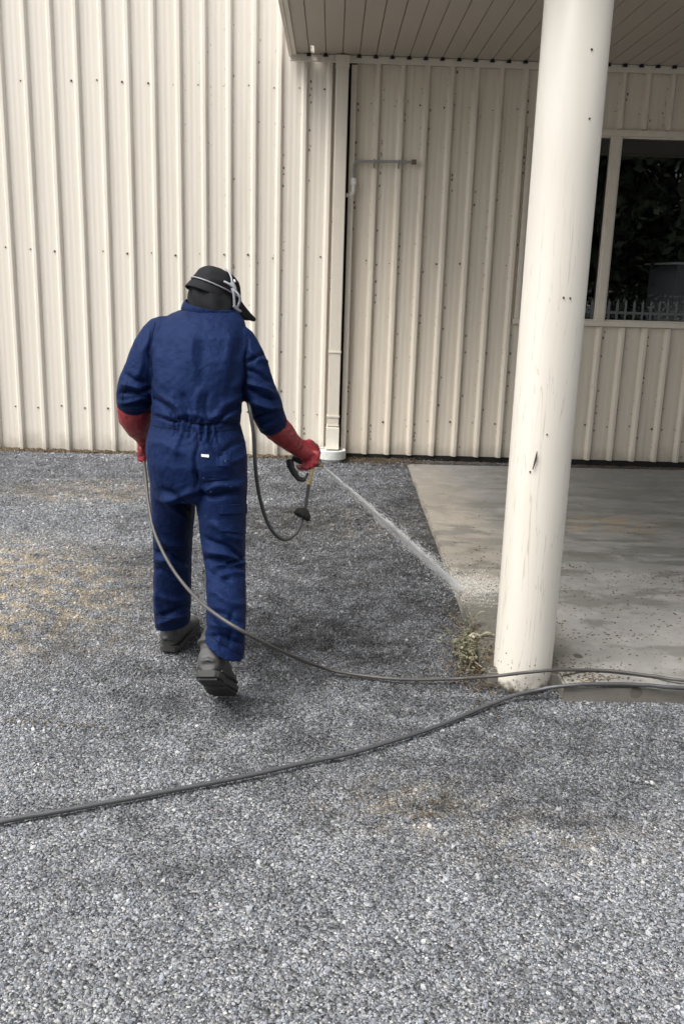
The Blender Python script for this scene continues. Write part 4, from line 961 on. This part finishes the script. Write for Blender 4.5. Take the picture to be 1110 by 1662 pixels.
# the whip hose hangs from the coupler, through a rubber cone, and loops up under the arm
hose('whip_hose', [P(501.5, 787, 3.545), P(499, 805, 3.54), P(495, 828, 3.53), P(490, 846, 3.515), P(481, 865, 3.49), P(462, 876, 3.46), P(444, 864, 3.43), P(430, 837, 3.40), P(419, 795, 3.37), P(414, 745, 3.34), P(411.5, 705, 3.325), P(408, 676, 3.325), P(404, 658, 3.345), P(402, 640, 3.40)],
     .0072, M['hose_black'], 'black hose looping from the gun coupler up under the right arm')
c0, c1 = P(496.5, 826, 3.535), P(489, 839, 3.52); ax = (c1 - c0).normalized()
cone = MB().tube([c0, c0 + ax * .003, c0.lerp(c1, .5), c1 - ax * .006, c1], [.010, .016, .033, .037, .034], 18).obj('hose_guard', M['dark'])
tag(cone, 'black rubber cone threaded on the hanging hose under the gun', 'hose guard')
bd = P(234, 739, 3.525)
tag(MB().tube([P(228, 736, 3.515), P(231, 737, 3.515), P(240, 739, 3.53), P(243, 739, 3.535)], [.011, .0165, .0165, .011], 12).obj('hose_connector', M['blackplastic'], smooth=True), 'black hose connector held in the left red glove', 'connector')

# ================================================================== the jet of water
S, E = P(526, 759, 3.585), Vector((.668, 4.22, .052)); D = (E - S); Ld = D.length; D.normalize(); sx = D.cross(Vector((0, 0, 1))).normalized(); sz = sx.cross(D)
jet = MB()
def drop(p, d, ln, r):
    a = d.orthogonal().normalized(); b = d.cross(a); vs = [p - d * ln, p + d * ln] + [p + (a * math.cos(q) + b * math.sin(q)) * r for q in (0, 2.09, 4.19)]
    jet.add(vs, [(0, 3, 2), (0, 4, 3), (0, 2, 4), (1, 2, 3), (1, 3, 4), (1, 4, 2)])
for i in range(24000):
    core = i % 3 != 0
    t = rng.random() ** (1.25 if core else .8); rad = (.0018 + .0075 * t ** 1.05) if core else (.003 + .024 * t ** 1.15); g = rng.normal(size=2) * rad
    if rng.random() > .95 - .55 * max(0, (t - .72) / .28): continue
    if not core and noise.noise((t * 11 + g[0] * 30, g[0] * 60, g[1] * 60)) < -.12: continue
    p = S + D * Ld * t + sx * g[0] + sz * g[1]; dd = (D + (sx * g[0] + sz * g[1]) * .8).normalized()
    if p.z < .05: continue
    drop(p, dd, rng.uniform(.005, .014) * (1.2 - .5 * t), rng.uniform(.0005, .0009) * (1.5 if core and t < .35 else 1))
for _ in range(1500):                                      # spatter thrown up where it strikes
    a = rng.normal(size=3) * np.array([.085, .10, .035]); p = E + Vector((a[0] + .045, a[1] - .02, abs(a[2]) + .004)); drop(p, Vector(rng.normal(size=3)).normalized(), rng.uniform(.001, .006), rng.uniform(.0005, .0011))
jo = jet.obj('water_jet', M['water'], fix=False); tag(jo, 'white jet of water blasting from the gun onto the slab edge', 'water jet')
